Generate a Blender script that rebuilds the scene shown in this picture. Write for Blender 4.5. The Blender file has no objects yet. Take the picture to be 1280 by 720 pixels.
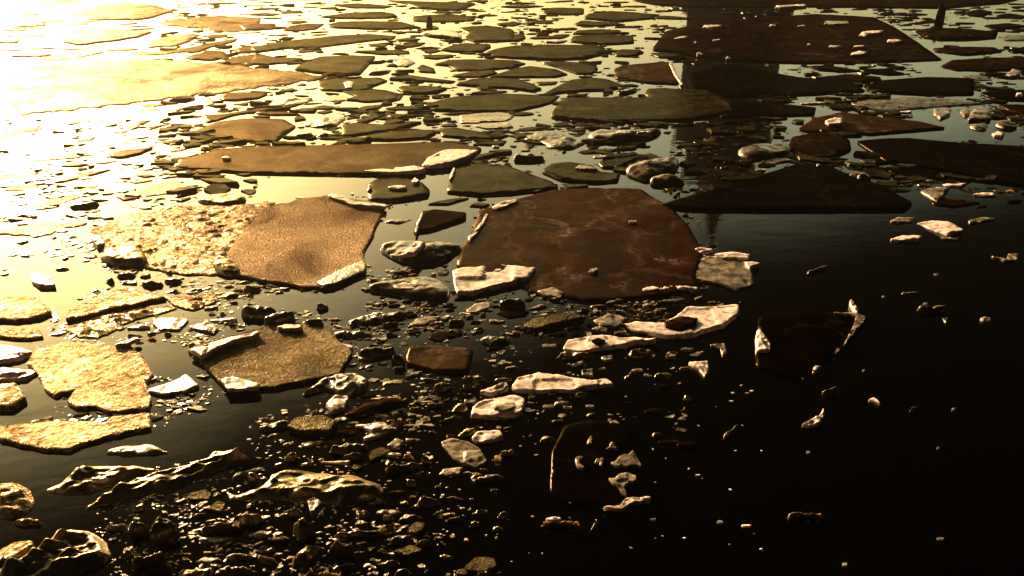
SUN_STR, SUN_COL = 5.0, (1.0, .66, .36)
SKY_STR, SKY_TINT, SKY_UP = .1, (1.0, .92, .53), .008
EXPO = 1.9
TOWER = True
HAZE, HAZE_G = .003, .96

# kind | crop | outline | label ('~' at the end: where it lies is added) | short name as a landmark | height | base
TRACED = r'''
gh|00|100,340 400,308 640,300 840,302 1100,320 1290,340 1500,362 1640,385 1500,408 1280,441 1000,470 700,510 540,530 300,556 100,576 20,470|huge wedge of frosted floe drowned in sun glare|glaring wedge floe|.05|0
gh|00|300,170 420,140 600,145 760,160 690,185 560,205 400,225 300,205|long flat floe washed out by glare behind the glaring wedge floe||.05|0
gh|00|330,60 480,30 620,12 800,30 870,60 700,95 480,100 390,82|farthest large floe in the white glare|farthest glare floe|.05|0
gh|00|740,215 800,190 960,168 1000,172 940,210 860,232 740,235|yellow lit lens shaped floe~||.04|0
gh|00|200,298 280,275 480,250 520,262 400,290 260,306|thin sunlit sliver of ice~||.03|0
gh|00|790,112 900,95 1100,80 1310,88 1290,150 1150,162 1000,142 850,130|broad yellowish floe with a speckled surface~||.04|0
d|00|920,285 1010,265 1030,250 1120,258 1150,285 1060,302 960,298|reddish floe with a stepped back edge~||.04|0
d|00|1100,310 1180,285 1280,270 1345,282 1330,318 1200,328|reddish rhombus floe at the back edge of the glaring wedge floe||.04|0
d|00|860,250 960,235 1080,210 1190,192 1170,210 1060,235 990,262 880,262|ragged narrow orange ice strip~||.03|0
d|00|1000,180 1080,172 1140,170 1130,187 1060,192|short orange ice sliver~||.03|0
d|00|1165,250 1220,232 1300,228 1300,262 1200,262|small reddish floe with pointed tip~||.04|0
r|00|800,540 860,515 900,520 940,525 1000,485 1050,480 1075,515 1040,530 960,532 890,555 840,552|lumpy orange ice scrap in front of the glaring wedge floe||.04|0
d|00|1105,495 1112,468 1200,460 1300,462 1340,470 1290,495 1180,506 1120,504|smooth reddish lens floe under the wedge floe's front edge||.04|0
d|00|1015,577 1130,570 1240,550 1300,542 1420,518 1440,495 1565,490 1480,530 1400,545 1290,558 1180,574 1040,614|long crooked ice strip ending in a dark lump|crooked strip|.04|0
d|00|965,660 1080,612 1200,596 1290,592 1420,598 1480,632 1380,706 1290,713 1150,694 1060,680|salmon coloured floe with a pointed left end|salmon floe|.05|0
c|00|800,592 840,580 862,592 830,607|small round orange ice lump~||.05|0
d|00|690,607 760,600 720,620 690,640 650,650 680,620|tiny orange ice scrap~||.02|0
d|00|730,637 830,622 860,615 800,634 750,652|thin orange ice shard~||.02|0
d|00|910,712 1010,688 985,720|small reddish shard behind the long tan floe's tip||.03|0
d|00|680,692 745,682 720,694|tiny dark shard~||.02|0
d|10|320,85 450,66 620,58 690,68 708,82 660,92 500,95 400,93|brownish elongated oval floe~|brown oval floe|.05|0
d|10|350,125 420,108 560,105 720,108 830,140 740,146 600,149 470,143 390,140|elongated brown floe with chipped front edge~||.05|0
d|10|130,155 170,130 250,118 345,118 300,148 200,158|pinkish wedge floe~||.04|0
d|10|145,107 240,102 265,110 190,122|small pink ice flake~||.03|0
d|10|-30,240 100,212 250,195 420,178 560,170 700,180 690,195 560,205 450,220 330,235 150,242 0,262|long salmon floe with pale crumbs in the sunny half|long pink floe|.05|0
d|10|490,260 500,253 720,248 765,255 770,270 640,276|dark flat sliver with square right end~||.04|0
d|10|190,345 270,300 330,285 480,278 600,282 520,373 430,376 300,363|smooth grey brown floe shaped like a blunt arrowhead|arrowhead floe|.06|0
d|10|308,432 318,396 450,391 620,388 660,405 590,430 560,450 440,456 330,451|grey brown floe with a frosty patch in its middle|frost patch floe|.05|0
c|10|555,360 600,345 680,338 670,358 620,372 560,376|small dark humped chunk beside the arrowhead floe||.08|0
d|10|550,222 640,213 660,225 640,236 570,232|little dark lens of ice~||.03|0
d|10|690,197 780,188 825,195 800,206 720,207|small dark oval ice piece~||.04|0
d|10|690,230 800,212 850,212 820,230 750,240|ragged dark ice piece~||.04|0
c|10|800,160 960,140 1000,150 1035,180 1020,202 960,190 860,180|dark hump backed floe with drooping right end~||.1|0
d|10|1010,140 1160,128 1290,150 1290,205 1100,208 1040,190 1070,170|wrinkled dark floe with streaked top~|wrinkled floe|.08|0
d|10|920,250 990,225 1050,215 1170,222 1175,235 1130,262 980,262|olive six sided floe behind the lens floe|olive hexagon floe|.05|0
d|10|1148,265 1200,245 1290,230 1500,225 1700,227 1745,242 1722,275 1650,293 1500,299 1290,291 1200,283|large smooth grey green bar shaped floe with rounded ends|grey green bar floe|.06|0
d|10|890,320 980,300 1150,298 1290,302 1350,318 1280,340 1140,352 1010,353 960,330|grey lens floe with a single white fleck|lens floe|.05|0
d|10|820,250 900,242 930,255 900,263 850,259|small flat dark shard~||.03|0
d|10|1165,385 1280,347 1370,331 1500,345 1560,372 1500,386 1300,387|green triangular floe in front of the grey green bar floe|green triangle floe|.05|0
d|10|975,379 1100,353 1180,349 1210,365 1150,386 1020,389|pale brown half oval floe behind the bowed floe||.04|0
d|10|830,274 980,272 990,285 900,298 840,291|mud coloured thin floe with ragged front~||.04|0
d|10|1000,422 1080,396 1200,389 1290,396 1380,420 1430,445 1380,456 1290,441 1120,433|dark bowed floe lit along its upper edge|bowed floe|.06|0
d|10|700,440 740,428 840,428 960,440 900,466 800,473 740,463|dark green floe with two humps~||.07|0
d|10|835,525 1000,483 1200,467 1330,471 1520,479 1500,500 1480,516 1400,536 1300,556 1150,559 900,553|wide grey green floe with low domed back edge|domed grey floe|.05|0
p|10|1020,620 1020,572 1240,563 1290,580 1260,606 1100,616|pale grey rectangular sheet with a white splash|pale rectangle sheet|.02|0
d|10|430,672 435,626 500,615 640,626 760,608 830,611 700,651 560,666 460,681|dark olive floe with blunt left end|blunt olive floe|.07|0
d|10|530,702 560,677 680,656 880,651 900,666 850,691 720,701|long olive leaf shaped floe|olive leaf floe|.05|0
d|10|490,552 540,531 640,521 620,541 540,559|thin dark shard with tapered tip~||.04|0
r|10|330,500 360,475 440,470 480,490 440,506 380,510|rough brown rubble lump~||.05|0
d|10|420,452 500,440 640,450 720,470 700,500 560,512 440,500 500,480|broken brownish plate with torn edges~||.04|0
d|10|640,542 720,530 830,531 848,548 700,553|thin dark leaf of ice~||.03|0
d|10|740,577 880,560 890,577 760,586|short dark slat of ice~||.03|0
d|10|500,602 600,571 650,576 560,611 500,619|curved dark ice scrap~||.04|0
d|10|620,520 660,482 740,470 720,500|torn brown shard~||.03|0
c|10|180,682 210,656 280,655 290,680 230,691|small dark rounded chunk in front of the salmon floe||.07|0
c|10|305,677 330,663 372,666 350,690 312,691|dark round ice knob right of the salmon floe||.07|0
r|10|245,607 330,581 440,571 450,586 420,611 400,631 300,641 240,623|dark lumpy ice heap right of the salmon floe|lumpy heap|.09|0
d|10|290,535 340,525 400,535 380,549 300,546|small dark lens ice~||.03|0
d|10|300,562 370,549 385,558 340,571|thin dark lens ice~||.03|0
r|10|135,535 150,512 240,492 290,492 230,521|brown knobbly ice scrap~||.05|0
d|10|655,0 750,5 850,8 1080,12 1100,20 1020,51 900,46 820,41 760,21|dark green oval floe at the farthest visible row|far green floe|.06|0
d|10|780,107 790,80 960,69 1100,86 1090,105 1000,111 860,113|pinkish floe carrying a dark block|pink block floe|.04|0
cx|10|850,128 852,100 868,92 882,102 884,128|dark cube like ice block standing on the pinkish floe||.32|.04
d|10|380,24 520,15 690,31 640,43 480,41|pinkish broad floe in the far row~||.05|0
d|10|110,56 220,52 240,66 130,69|small pink ice patch~||.03|0
d|10|-80,130 0,118 100,118 95,146 0,153 -60,149|orange slab floe with square right end~||.04|0
d|10|-20,300 0,265 60,280 130,286 240,291 200,311 60,323 -60,321|flat reddish floe split by a bright notch~||.04|0
c|10|60,280 150,266 165,278 110,293|small brown ice lump~||.05|0
d|10|200,257 320,241 290,259 220,265|narrow brown shard with lumps~||.03|0
r|10|600,302 690,286 760,285 800,311 760,336 700,331 690,306|knot of reddish ice rubble~||.07|0
d|10|800,347 830,321 890,343 900,366 820,361|dark wedge fragment~||.05|0
d|10|670,387 760,373 870,391 1000,406 980,419 850,409 700,391|long ragged brown strip~||.04|0
d|10|1040,472 1200,455 1130,471|thin dark splinter behind the domed grey floe||.02|0
d|10|1195,120 1290,105 1330,120 1290,131 1220,129|dark green oval ice piece~||.04|0
d|10|915,642 1000,640 1100,656 1210,681 1180,696 1040,691 930,681|olive floe with a slanted step|slanted olive floe|.05|0
d|10|920,627 990,613 1010,633 940,636|little dark flake~||.03|0
p|10|1090,634 1260,612 1290,641 1150,646|thin grey green sheet of ice~||.02|0
d|20|360,92 380,71 500,56 660,66 740,73 700,93 540,109 430,99|far dark olive bar floe under a bright channel|far bar floe|.06|0
d|20|150,62 200,36 360,41 360,71 260,76 180,69|grey blocky far floe~||.05|0
d|20|310,122 350,101 530,116 570,126 430,133 330,129|thin olive floe strip~||.04|0
d|20|288,206 310,181 480,172 605,181 612,216 500,223 380,219|grey green floe with a square right end|square end floe|.05|0
d|20|85,190 170,178 280,180 250,193 110,196|narrow dark floe strip~||.04|0
c|20|205,207 240,196 275,206 250,216 215,215|little dark ice button~||.05|0
d|20|300,172 330,151 440,146 545,151 530,169 400,173|dark flat topped floe~||.05|0
d|20|-40,206 0,172 60,172 70,190 40,206|dark rounded floe end~||.05|0
d|20|505,264 550,246 640,248 660,263 600,286 520,281|dark oval floe right of the grey green bar floe|dark oval floe|.06|0
d|20|685,267 760,262 870,279 820,289 740,291|dark tapered strip floe~||.05|0
b|20|510,347 560,326 780,309 810,341 840,411 830,421 700,416 520,391|rust brown floe with a jagged right edge|rust floe|.06|0
d|20|145,312 240,305 420,321 430,346 400,371 330,369 250,343|dark green wedge floe with scratched top|scratched wedge floe|.05|0
d|20|160,467 250,422 300,399 400,389 470,396 580,433 480,451 300,456 200,471|brown keel shaped floe with pale back|keel floe|.06|0
c|20|520,470 580,441 625,438 630,451 590,469 550,473|slim dark tilted ice sliver right of the keel floe||.07|0
d|20|195,582 235,511 270,491 690,489 662,470 680,446 760,441 870,449 1000,456 1080,500 1100,560 900,600 600,609 300,603|big dark brown floe with straight front edge|straight front floe|.07|0
d|20|25,647 100,633 200,639 120,653 50,657|thin brown shard~||.03|0
d|20|320,612 400,613 450,629 370,633|small dark shard in front of the straight front floe||.03|0
r|20|60,690 110,656 230,651 290,681 370,711 310,746 200,742 140,705|mossy looking lumpy brown ice chunk|mossy chunk|.1|0
c|20|375,672 410,646 480,646 560,656 720,636 760,651 680,691 600,706 500,713 420,701|dark double hump chunk with pale glints|double hump chunk|.12|0
w|20|520,668 530,654 590,652 600,665 560,673|small pale flake on the double hump chunk|>double hump chunk:snow_cap|.03|.11
w|20|625,662 640,655 700,656 690,668|thin pale flake on the right of the double hump chunk|>double hump chunk:snow_cap|.03|.1
d|20|265,472 380,468 370,481 280,485|dark thin sliver in front of the keel floe||.04|0
d|20|110,410 230,406 215,422 140,428|small dark broken flake left of the keel floe||.04|0
d|P|815,62 832,40 868,32 900,28 960,22 1020,18 1092,22 1120,35 1150,55 1179,75 1100,78 1000,79 900,75 850,66|huge dark red floe littered with white chips|littered red floe|.07|0
d|P|790,0 900,-6 1300,-9 1256,4 1180,10 1000,8 880,9 820,6|dark brown floe along the farthest edge of view|far edge floe|.06|0
x|P|858,92 905,80 960,90 1000,97 1060,100 1082,114 1000,119 862,122|black brown floe in front of the littered red floe|shaded brown floe|.06|0
x|P|905,128 960,128 1020,135 1018,144 960,146 900,147|small black floe with a pale rim~||.05|0
d|30|200,332 300,325 470,356 380,363 260,353|small olive floe tip~||.04|0
x|30|450,342 600,345 690,373 600,376 490,361|narrow black floe wedge~||.05|0
d|30|280,382 400,371 570,386 500,413 380,421 300,401|olive oval floe ringed by pale water|olive oval floe|.05|0
x|30|480,427 580,401 800,386 1030,391 1030,471 850,475 600,463 500,441|jet black floe with a squared right end|jet black floe|.07|0
d|30|860,332 920,301 1100,291 1320,286 1380,320 1330,345 1200,353 950,353|dark tongue shaped floe reaching the right frame edge|dark tongue floe|.06|0
d|30|820,242 960,233 1130,236 1175,259 1000,279 880,266|dark lens floe sprinkled with crumbs~|crumb lens floe|.05|0
d|30|740,152 860,140 1010,146 1150,162 1140,186 1000,196 860,196 790,182|dark brown hill backed floe~|hill backed floe|.1|0
r|30|1150,182 1200,170 1290,172 1320,190 1290,206 1180,206|rough dark ice patch with pale flecks~||.06|0
x|30|1200,247 1300,232 1340,245 1300,266 1220,263|smooth dark floe at the right frame edge behind the dark tongue floe||.06|0
r|30|400,507 560,491 700,481 880,486 1100,516 880,531 600,561 470,541|broad dark floe with a knobbly surface|knobbly floe|.06|0
b|30|150,647 230,591 370,561 520,581 760,611 890,641 720,656 510,673 350,651 200,659|brown floe carrying a pale square block|block bearing floe|.06|0
w|30|285,607 330,589 372,591 372,628 300,625|pale square block on the brown floe|pale square block|.12|.06
p|30|825,572 830,549 915,556 910,581 860,599|glassy rounded chunk left of the glass dome||.14|0
p|30|958,562 980,552 1008,558 1010,577 980,590|small glassy knob touching the glass dome||.1|0
p|30|998,604 1020,562 1060,553 1112,561 1112,606 1080,611|glassy dome shaped ice chunk with a bright rim|glass dome|.2|0
c|30|1000,617 1110,611 1090,664 1020,641|black ice lump in front of the glass dome||.06|0
c|30|1118,607 1220,599 1260,650 1180,650|black humped chunk right of the glass dome||.08|0
w|30|1120,667 1150,651 1185,666 1175,690 1130,681|pale crumbly nugget right in front of the black humped chunk||.1|0
x|30|1060,467 1130,451 1280,451 1330,470 1300,505 1150,496|black floe bearing a bright nugget by the right frame edge|black edge floe|.06|0
w|30|1240,478 1245,462 1272,462 1275,484|bright square nugget on a black floe||.08|.06
d|30|1150,522 1290,526 1330,560 1290,581 1230,561|dark shard at the right frame edge~||.05|0
p|30|1190,377 1220,351 1265,361 1260,381 1210,389|whitish curled ice nugget~||.1|0
d|30|1120,382 1200,379 1300,386 1330,395 1200,396|thin dark floe strip~||.04|0
r|30|960,377 1050,366 1130,401 1050,406 990,395|rough dark brown ice scrap~||.05|0
d|30|980,62 1060,46 1130,61 1070,86 1010,81|dark smooth floe in the far right corner|far corner floe|.05|0
d|30|1140,77 1200,66 1300,81 1270,96 1160,91|thin brown floe in the far right corner||.04|0
d|30|760,107 830,95 850,115 780,116|small dark flake~||.03|0
d|30|1080,127 1200,115 1300,131 1200,146 1110,141|dark oval floe in the far right corner~||.05|0
d|30|560,67 620,55 640,73 580,81|small dark far flake~||.04|0
d|30|650,87 740,80 760,93 680,99|dark far flake~||.04|0
cx|30|838,112 842,70 848,45 862,40 885,42 892,70 876,112|upright black lump of ice standing at far right||.8|0
w|30|35,44 40,27 185,16 195,29 60,46|long pale bar of ice on the far edge floe||.1|.05
p|30|280,123 285,108 400,108 404,122 330,127|long greyish bar chip on the littered red floe||.06|.07
w|30|455,178 470,155 575,155 570,168 500,172 495,184|two pronged white chip on the littered red floe||.08|.07
w|30|595,208 600,196 640,194 675,208 650,216|bright wedge chip on the littered red floe||.08|.07
w|30|412,278 420,262 455,254 498,266 480,276|domed pale chip on the littered red floe||.08|.07
w|30|305,234 310,224 370,232 345,239|flat pale chip amid the littered red floe||.04|.07
w|30|425,240 430,228 480,226 475,236|small bright chip amid the littered red floe||.05|.07
w|30|8,134 12,120 38,118 40,134|bright squarish chip on the littered red floe||.1|.07
w|30|150,132 155,124 186,126 184,134|tiny white bar chip on the littered red floe||.05|.07
w|30|195,232 200,214 210,216 212,228|tiny upright white chip on the littered red floe||.1|.07
w|20|955,138 960,124 1045,122 1050,138 1000,146|oblong white block near the left end of the littered red floe|oblong white block|.1|.07
w|20|808,200 815,190 875,178 876,188|slanted white bar chip left on the littered red floe||.06|.07
w|20|922,284 926,262 948,258 952,282|white cube chip left on the littered red floe||.14|.06
w|20|1003,206 1008,196 1042,196 1040,206|flat white tile chip on the littered red floe||.05|.07
w|20|1068,298 1078,280 1096,296|white three cornered chip by the littered red floe's front edge||.1|.06
w|20|912,218 916,206 928,208 926,218|tiny white fleck left on the littered red floe||.06|.07
d|P|215,210 225,199 275,187 320,183 400,182 460,181 560,178 602,186 590,200 525,217 460,219 395,218 320,217 250,212|very long tan floe with a white slab at its right end|long tan floe|.06|0
w|11|830,110 858,67 920,31 990,19 1112,32 1060,71 960,106 870,118|bright white pink slab on the long tan floe|white pink slab|.09|.05
w|11|540,132 600,119 690,126 700,116 790,109 850,131 800,149 650,151|thin white crust left of the white pink slab||.04|.05
d|01|545,47 620,33 770,19 700,51 600,71 550,63|orange shard floating in the glare left of the long tan floe||.04|0
d|01|300,112 380,93 450,103 380,116|sunlit flake~||.03|0
d|01|475,97 590,83 520,101|thin sunlit sliver~||.02|0
d|01|210,202 380,156 560,126 480,151 380,176 300,191|long thin shard in the glare~||.03|0
d|01|765,82 820,73 890,96 850,101|slim brown shard at the long tan floe's left tip||.03|0
d|01|685,157 740,151 780,161 720,169|little brown flake~||.03|0
d|01|925,162 940,141 1000,136 960,161|small pinkish flake~||.03|0
c|01|335,317 400,301 490,288 500,295 440,319 380,326|orange ridge backed chunk in the glare||.06|0
c|01|480,227 515,215 525,233|tiny orange tooth of ice~||.05|0
d|01|590,267 680,262 700,270 620,286|small ragged orange flake~||.03|0
cy|01|970,278 1040,251 1150,238 1250,266 1180,311 1060,306|smooth chunk with bright sunward face behind the slush floe|bright faced chunk|.08|0
s|P|112,288 160,268 230,258 300,255 345,252 318,275 290,312 288,342 230,343 185,335 130,318|ridged slushy floe glinting gold|slush floe|.06|0
g|P|285,316 305,288 330,262 372,250 400,246 415,244 450,250 481,257 470,285 455,316 458,336 440,350 415,362 375,359 330,352 300,346 276,336|grainy frosted floe with a straight right edge|grainy frosted floe|.07|0
cy|01|490,562 530,521 600,506 700,501 745,580 700,616 620,611 540,601|dark boulder like chunk at the front edge of the slush floe|boulder chunk|.12|0
cy|01|1050,602 1100,571 1170,576 1222,662 1100,662|dark humped chunk between slush floe and grainy frosted floe||.1|0
w|01|450,470 455,452 500,456 525,500 490,521|dazzling white wedge behind the boulder chunk||.1|0
w|01|145,652 190,649 262,669 278,712 200,714 160,690|tilted block in the pink pool|pink pool block|.12|0
c|01|260,634 300,622 352,617 330,630|thin stick of ice in the pink pool||.03|0
c|01|525,687 560,666 578,695 540,701|small bright nugget under the boulder chunk||.06|0
c|01|575,657 690,646 660,666 590,671|flat bright piece under the boulder chunk||.05|0
c|01|700,692 760,681 825,692 800,716 720,716|round bright pebble of ice in the row under the slush floe||.08|0
c|01|815,682 860,666 925,681 880,701 830,696|leaf shaped bright piece in the row under the slush floe||.06|0
d|11|557,262 565,205 600,181 700,169 780,181 830,196 870,236 860,262 700,286 575,286|olive block floe with a pale scar on top|scarred olive floe|.08|0
w|11|660,215 700,205 755,210 745,228 690,226|pale scar of crust on the scarred olive floe|>scarred olive floe:crust_scar|.02|.08
d|P|559,240 562,225 566,212 600,204 640,210 690,228 698,235 640,242 600,244|olive trapezoid floe with sheer left edge|olive trapezoid floe|.07|0
d|11|790,445 800,402 830,341 900,331 1050,346 1050,376 880,431|small dark sail shaped floe with bright left edge|sail floe|.07|0
d|11|860,305 900,291 1000,271 1070,268 960,306|slim olive leaf of ice~||.04|0
d|11|1065,312 1100,293 1170,301 1150,319|small dark lens left of the big rust brown floe||.04|0
r|11|640,392 700,366 780,373 720,401|dark crumbly patch~||.04|0
c|11|600,502 700,471 850,476 1045,491 1000,540 960,581 860,613 760,601 670,561|swirled dark chunk with pale tips|swirled chunk|.12|0
w|11|670,558 760,531 800,486 850,491 800,546 700,562|pale tilted face shard lying on the swirled chunk|>swirled chunk:pale_face|.06|.1
b|P|571,332 573,318 590,290 600,265 640,252 690,239 740,236 800,237 845,266 862,285 878,315 873,340 868,362 830,371 740,378 680,371 640,352 600,345|big rust brown floe in mid view|big rust floe|.06|0
p|20|318,846 335,832 370,832 410,842 425,850 400,856 340,850|long pale flake in the back half of the big rust floe||.05|.06
w|21|583,388 590,382 622,384 618,396|small white bar chip on the big rust floe||.04|.06
p|21|385,645 392,630 425,626 428,642 408,652|little ring shaped flake on the big rust floe||.05|.06
w|a4|418,288 520,270 600,268 660,280 730,290 700,330 600,350 500,378 435,380|thick pinkish white wedge at the big rust floe's near corner|pinkish wedge|.17|0
c|a4|70,355 200,322 330,302 400,332 415,412 300,402 200,382|low dark chunk left of the pinkish wedge|low dark chunk|.09|0
w|a4|198,352 240,336 302,346 270,366 215,366|bright flat cap on the low dark chunk|>low dark chunk:snow_cap|.05|.07
p|a4|735,372 790,358 836,380 820,399 760,389|clear almond shaped sheet right of the pinkish wedge||.03|.03
c|a4|588,422 640,391 692,416 690,436 600,431|grey hooked chunk in front of the pinkish wedge||.09|0
k|a4|680,502 720,476 800,461 880,455 910,471 820,496 720,516|olive grainy loaf shaped chunk|olive loaf|.1|0
r|a4|25,485 120,441 250,435 240,456 100,496 40,502|knobbly golden chunk trailing to a dark end|knobbly golden chunk|.1|0
w|22|545,182 620,166 760,181 820,140 870,96 1000,96 1132,92 1136,131 1060,191 940,226 860,246 720,241 640,216|large pale slab mottled with dark spots|mottled slab|.08|0
w|22|255,297 280,251 420,236 560,251 724,268 540,296 380,311 330,321|bright arrow shaped slab tapering to the right|arrow slab|.08|0
w|22|0,490 30,451 130,420 200,436 300,451 380,471 470,466 508,490 400,500 300,516 150,519 20,516|long ragged pale slab above the cream slab|ragged pale slab|.08|0
w|12|1075,640 1085,591 1150,556 1290,531 1345,560 1330,621 1290,641 1150,641|bright cream slab below the ragged pale slab|cream slab|.1|0
w|12|1120,516 1250,476 1262,500 1180,531|white shard leaning on the cream slab||.06|.02
r|22|230,337 260,311 400,331 380,356 280,359|dark glittering lump under the arrow slab||.07|0
p|22|445,352 500,339 506,366 470,371|small clear scale right under the arrow slab||.03|0
p|22|298,392 350,369 372,381 320,396|curved pale flake~||.04|0
w|22|148,286 220,281 218,293|slim pale bar~||.04|0
w|22|598,412 640,402 655,410 630,418|little bright flake~||.04|0
p|22|770,350 775,332 830,330 815,353 785,356|stacked pale flakes~||.06|0
p|22|888,342 920,326 962,324 930,346|thin clear flake~||.03|0
p|22|990,292 1060,285 1072,330 1050,347 1040,311|clear hooked flake~||.06|0
w|22|880,374 980,369 984,410 965,440 940,411|pinkish three cornered shard~|pinkish shard|.08|0
w|22|1218,250 1225,212 1240,208 1290,288 1288,325 1220,324|upright brownish shard in the dark beside the pinkish shard|upright brown shard|.15|0
p|22|350,440 350,416 405,412 406,446|square clear flake~||.04|0
w|22|155,596 165,586 205,584 210,597|small bright flake~||.04|0
w|22|258,604 270,594 300,592 295,604|tiny pale flake~||.03|0
w|22|370,590 380,584 410,586 405,593|tiny white bar~||.03|0
p|22|840,316 850,305 908,308 905,318|thin grey flake~||.03|0
p|22|80,556 90,536 118,534 116,560|small grey cube flake~||.05|0
w|22|630,22 650,0 700,-8 755,4 750,20 680,30|pale cracked shard at the big rust floe's near right corner|cracked shard|.08|0
w|22|755,18 760,-6 800,-14 925,-2 928,10 890,20|long whitish bar at the big rust floe's near right corner||.09|0
p|a5|-20,310 20,282 100,246 200,255 262,270 270,345 220,371 140,346 60,331|broad clear sheet with a grey centre|broad clear sheet|.06|0
w|a5|128,232 190,221 260,236 252,251 160,250|pink crust piece on the back of the broad clear sheet|>broad clear sheet:crust_rim|.06|.03
w|a5|48,214 90,205 122,216 80,236|pinkish lump behind the broad clear sheet||.07|0
w|a5|240,262 270,256 300,268 260,290|small pink shard on the right end of the broad clear sheet|>broad clear sheet:crust_rim|.05|.04
p|31|762,242 810,229 910,222 880,256 848,296 800,266|pale blade of ice with a glowing tip|pale blade|.07|0
w|31|745,392 820,378 900,391 980,440 900,456 825,426|grey white slab with pointed right end|grey white slab|.08|0
w|31|610,482 680,450 770,461 760,491 650,492|crumbly pale piece left of the grey white slab||.07|0
p|31|610,392 640,376 728,374 720,392 660,398|dark crust with frosted rim behind the crumbly pale piece||.06|0
p|31|858,474 970,471 940,487|thin pale sliver in front of the grey white slab||.03|0
p|31|1000,390 1080,368 1134,382 1010,404|dim pale strip right of the grey white slab||.05|0
p|31|1115,565 1190,581 1200,556 1252,558 1240,591 1180,588|pale hook shaped flake near the right frame edge||.05|0
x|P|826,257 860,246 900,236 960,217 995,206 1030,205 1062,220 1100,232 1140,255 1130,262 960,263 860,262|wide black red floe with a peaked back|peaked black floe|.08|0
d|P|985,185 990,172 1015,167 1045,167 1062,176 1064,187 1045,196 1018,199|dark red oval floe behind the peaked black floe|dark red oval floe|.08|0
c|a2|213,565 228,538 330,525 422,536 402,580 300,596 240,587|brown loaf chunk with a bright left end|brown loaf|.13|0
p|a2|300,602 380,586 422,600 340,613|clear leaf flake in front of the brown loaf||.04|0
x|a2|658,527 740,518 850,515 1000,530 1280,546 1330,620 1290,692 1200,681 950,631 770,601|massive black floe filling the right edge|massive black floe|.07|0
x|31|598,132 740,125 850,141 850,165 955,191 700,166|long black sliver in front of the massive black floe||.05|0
x|31|460,97 560,83 612,95 540,106|small black fish shaped floe~||.05|0
c|31|390,147 460,136 520,165 510,191 440,180|dark hump with a bright fleck on the peaked black floe's shoulder||.09|0
w|31|446,170 452,156 466,166 462,176|white fleck on the dark hump||.05|.07
c|21|550,127 620,91 700,72 800,60 842,70 830,121 700,191 620,171|long pale rimmed chunk like an upturned keel|upturned keel|.14|0
c|21|683,180 720,151 820,151 880,200 800,216 700,201|small pale nosed chunk under the upturned keel||.11|0
d|21|150,137 200,101 290,93 400,111 440,141 540,151 530,186 420,196 250,181|dark fish shaped floe with a tail|fish floe|.07|0
d|21|430,97 480,81 640,61 620,81 540,121 458,119|olive brown shard left of the upturned keel||.05|0
c|21|0,82 20,51 100,40 182,76 80,91|pale domed chunk behind the olive trapezoid floe|pale domed chunk|.11|0
o|02|-40,160 -20,55 100,45 180,55 230,90 260,125 200,150 80,165|golden floe cut by the left frame edge in front of the pink pool|golden edge floe|.08|0
o|02|330,162 350,111 420,75 500,45 600,8 720,25 830,48 760,62 640,90 480,131|golden grainy floe with a rounded back|golden back floe|.1|0
so|02|310,202 450,151 620,111 820,86 890,96 820,116 640,166 540,226 480,246 400,241|glinting rubble shelf along the golden back floe|rubble shelf|.06|0
s|02|830,52 900,36 1090,30 1080,71 960,111 880,91|crumbly brown floe right of the golden back floe|crumbly brown floe|.06|0
o|02|-40,240 10,211 100,201 200,216 215,246 140,256 40,251|small golden floe by the left frame edge|small golden floe|.06|0
o|02|135,382 180,301 360,276 560,291 640,283 715,345 770,430 730,470 760,560 750,601 620,616 540,621 480,591 380,601 340,571 370,511 270,541 220,501 190,431|broad golden floe crusted with bright grains|golden crusted floe|.08|0
w|02|-20,371 -20,281 60,291 175,321 100,351 20,366|thick glowing slab at the left frame edge||.12|0
w|02|-20,461 -20,401 150,411 182,421 130,456|flat glowing slab at the left frame edge||.09|0
o|02|-20,601 -20,491 80,481 132,551 60,601|crumbly golden block in the left frame edge||.12|0
w|02|715,520 760,500 860,471 900,445 930,425 995,490 930,521 820,536|cream wedge at the golden crusted floe's right end|cream wedge|.05|0
k|P|235,438 260,428 300,418 345,405 378,404 410,413 440,440 425,468 370,480 325,486 286,489 262,464|grainy olive floe with a pale left rim|pale rimmed olive floe|.09|0
p|02|762,184 800,151 870,150 945,165 900,216 800,216|clear sheet with bright fringe~|fringed sheet|.04|0
p|02|945,202 1040,165 1092,210 1070,236|clear oval sheet right of the fringed sheet||.04|0
c|a3|890,447 920,426 1000,430 1042,441 980,476 910,466|smooth humped chunk behind the pale rimmed olive floe|humped chunk|.11|0
c|a3|975,502 1000,461 1080,445 1106,461 1040,491|second smooth chunk touching the pale rimmed olive floe||.12|0
w|a3|1030,508 1060,492 1118,494 1125,512 1080,516|white cap on the back corner of the pale rimmed olive floe|>pale rimmed olive floe:snow_cap|.05|.07
o|a6|-20,190 0,160 150,145 300,140 390,150 420,126 560,111 562,165 430,191 330,216 250,251 150,241 0,211|golden bar floe in front of the golden crusted floe|golden bar floe|.07|0
w|a6|112,147 190,121 200,128 150,146|thin glowing sliver behind the golden bar floe||.04|0
r|a6|395,262 400,245 450,226 560,216 632,255 560,266 470,268|dark crumbly patch in front of the golden bar floe||.05|0
ly|a6|170,398 230,370 270,325 310,302 400,298 520,302 580,312 520,340 450,362 390,385 330,408 240,414|sculpted hollowed ice chunk with bright rim|hollowed chunk|.05|0
ly|a6|322,468 370,425 440,385 520,345 600,320 700,300 760,282 800,250 850,247 900,258 975,270 960,285 850,300 740,345 640,395 540,410 430,440|long dazzling ridge of ice with a knob at its far end|dazzling ridge|.055|0
ly|a6|-20,740 0,690 100,640 170,590 210,530 260,525 330,535 395,580 412,630 380,670 250,720 80,760|big domed boulder of ice in the near left corner|corner boulder|.11|0
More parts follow.
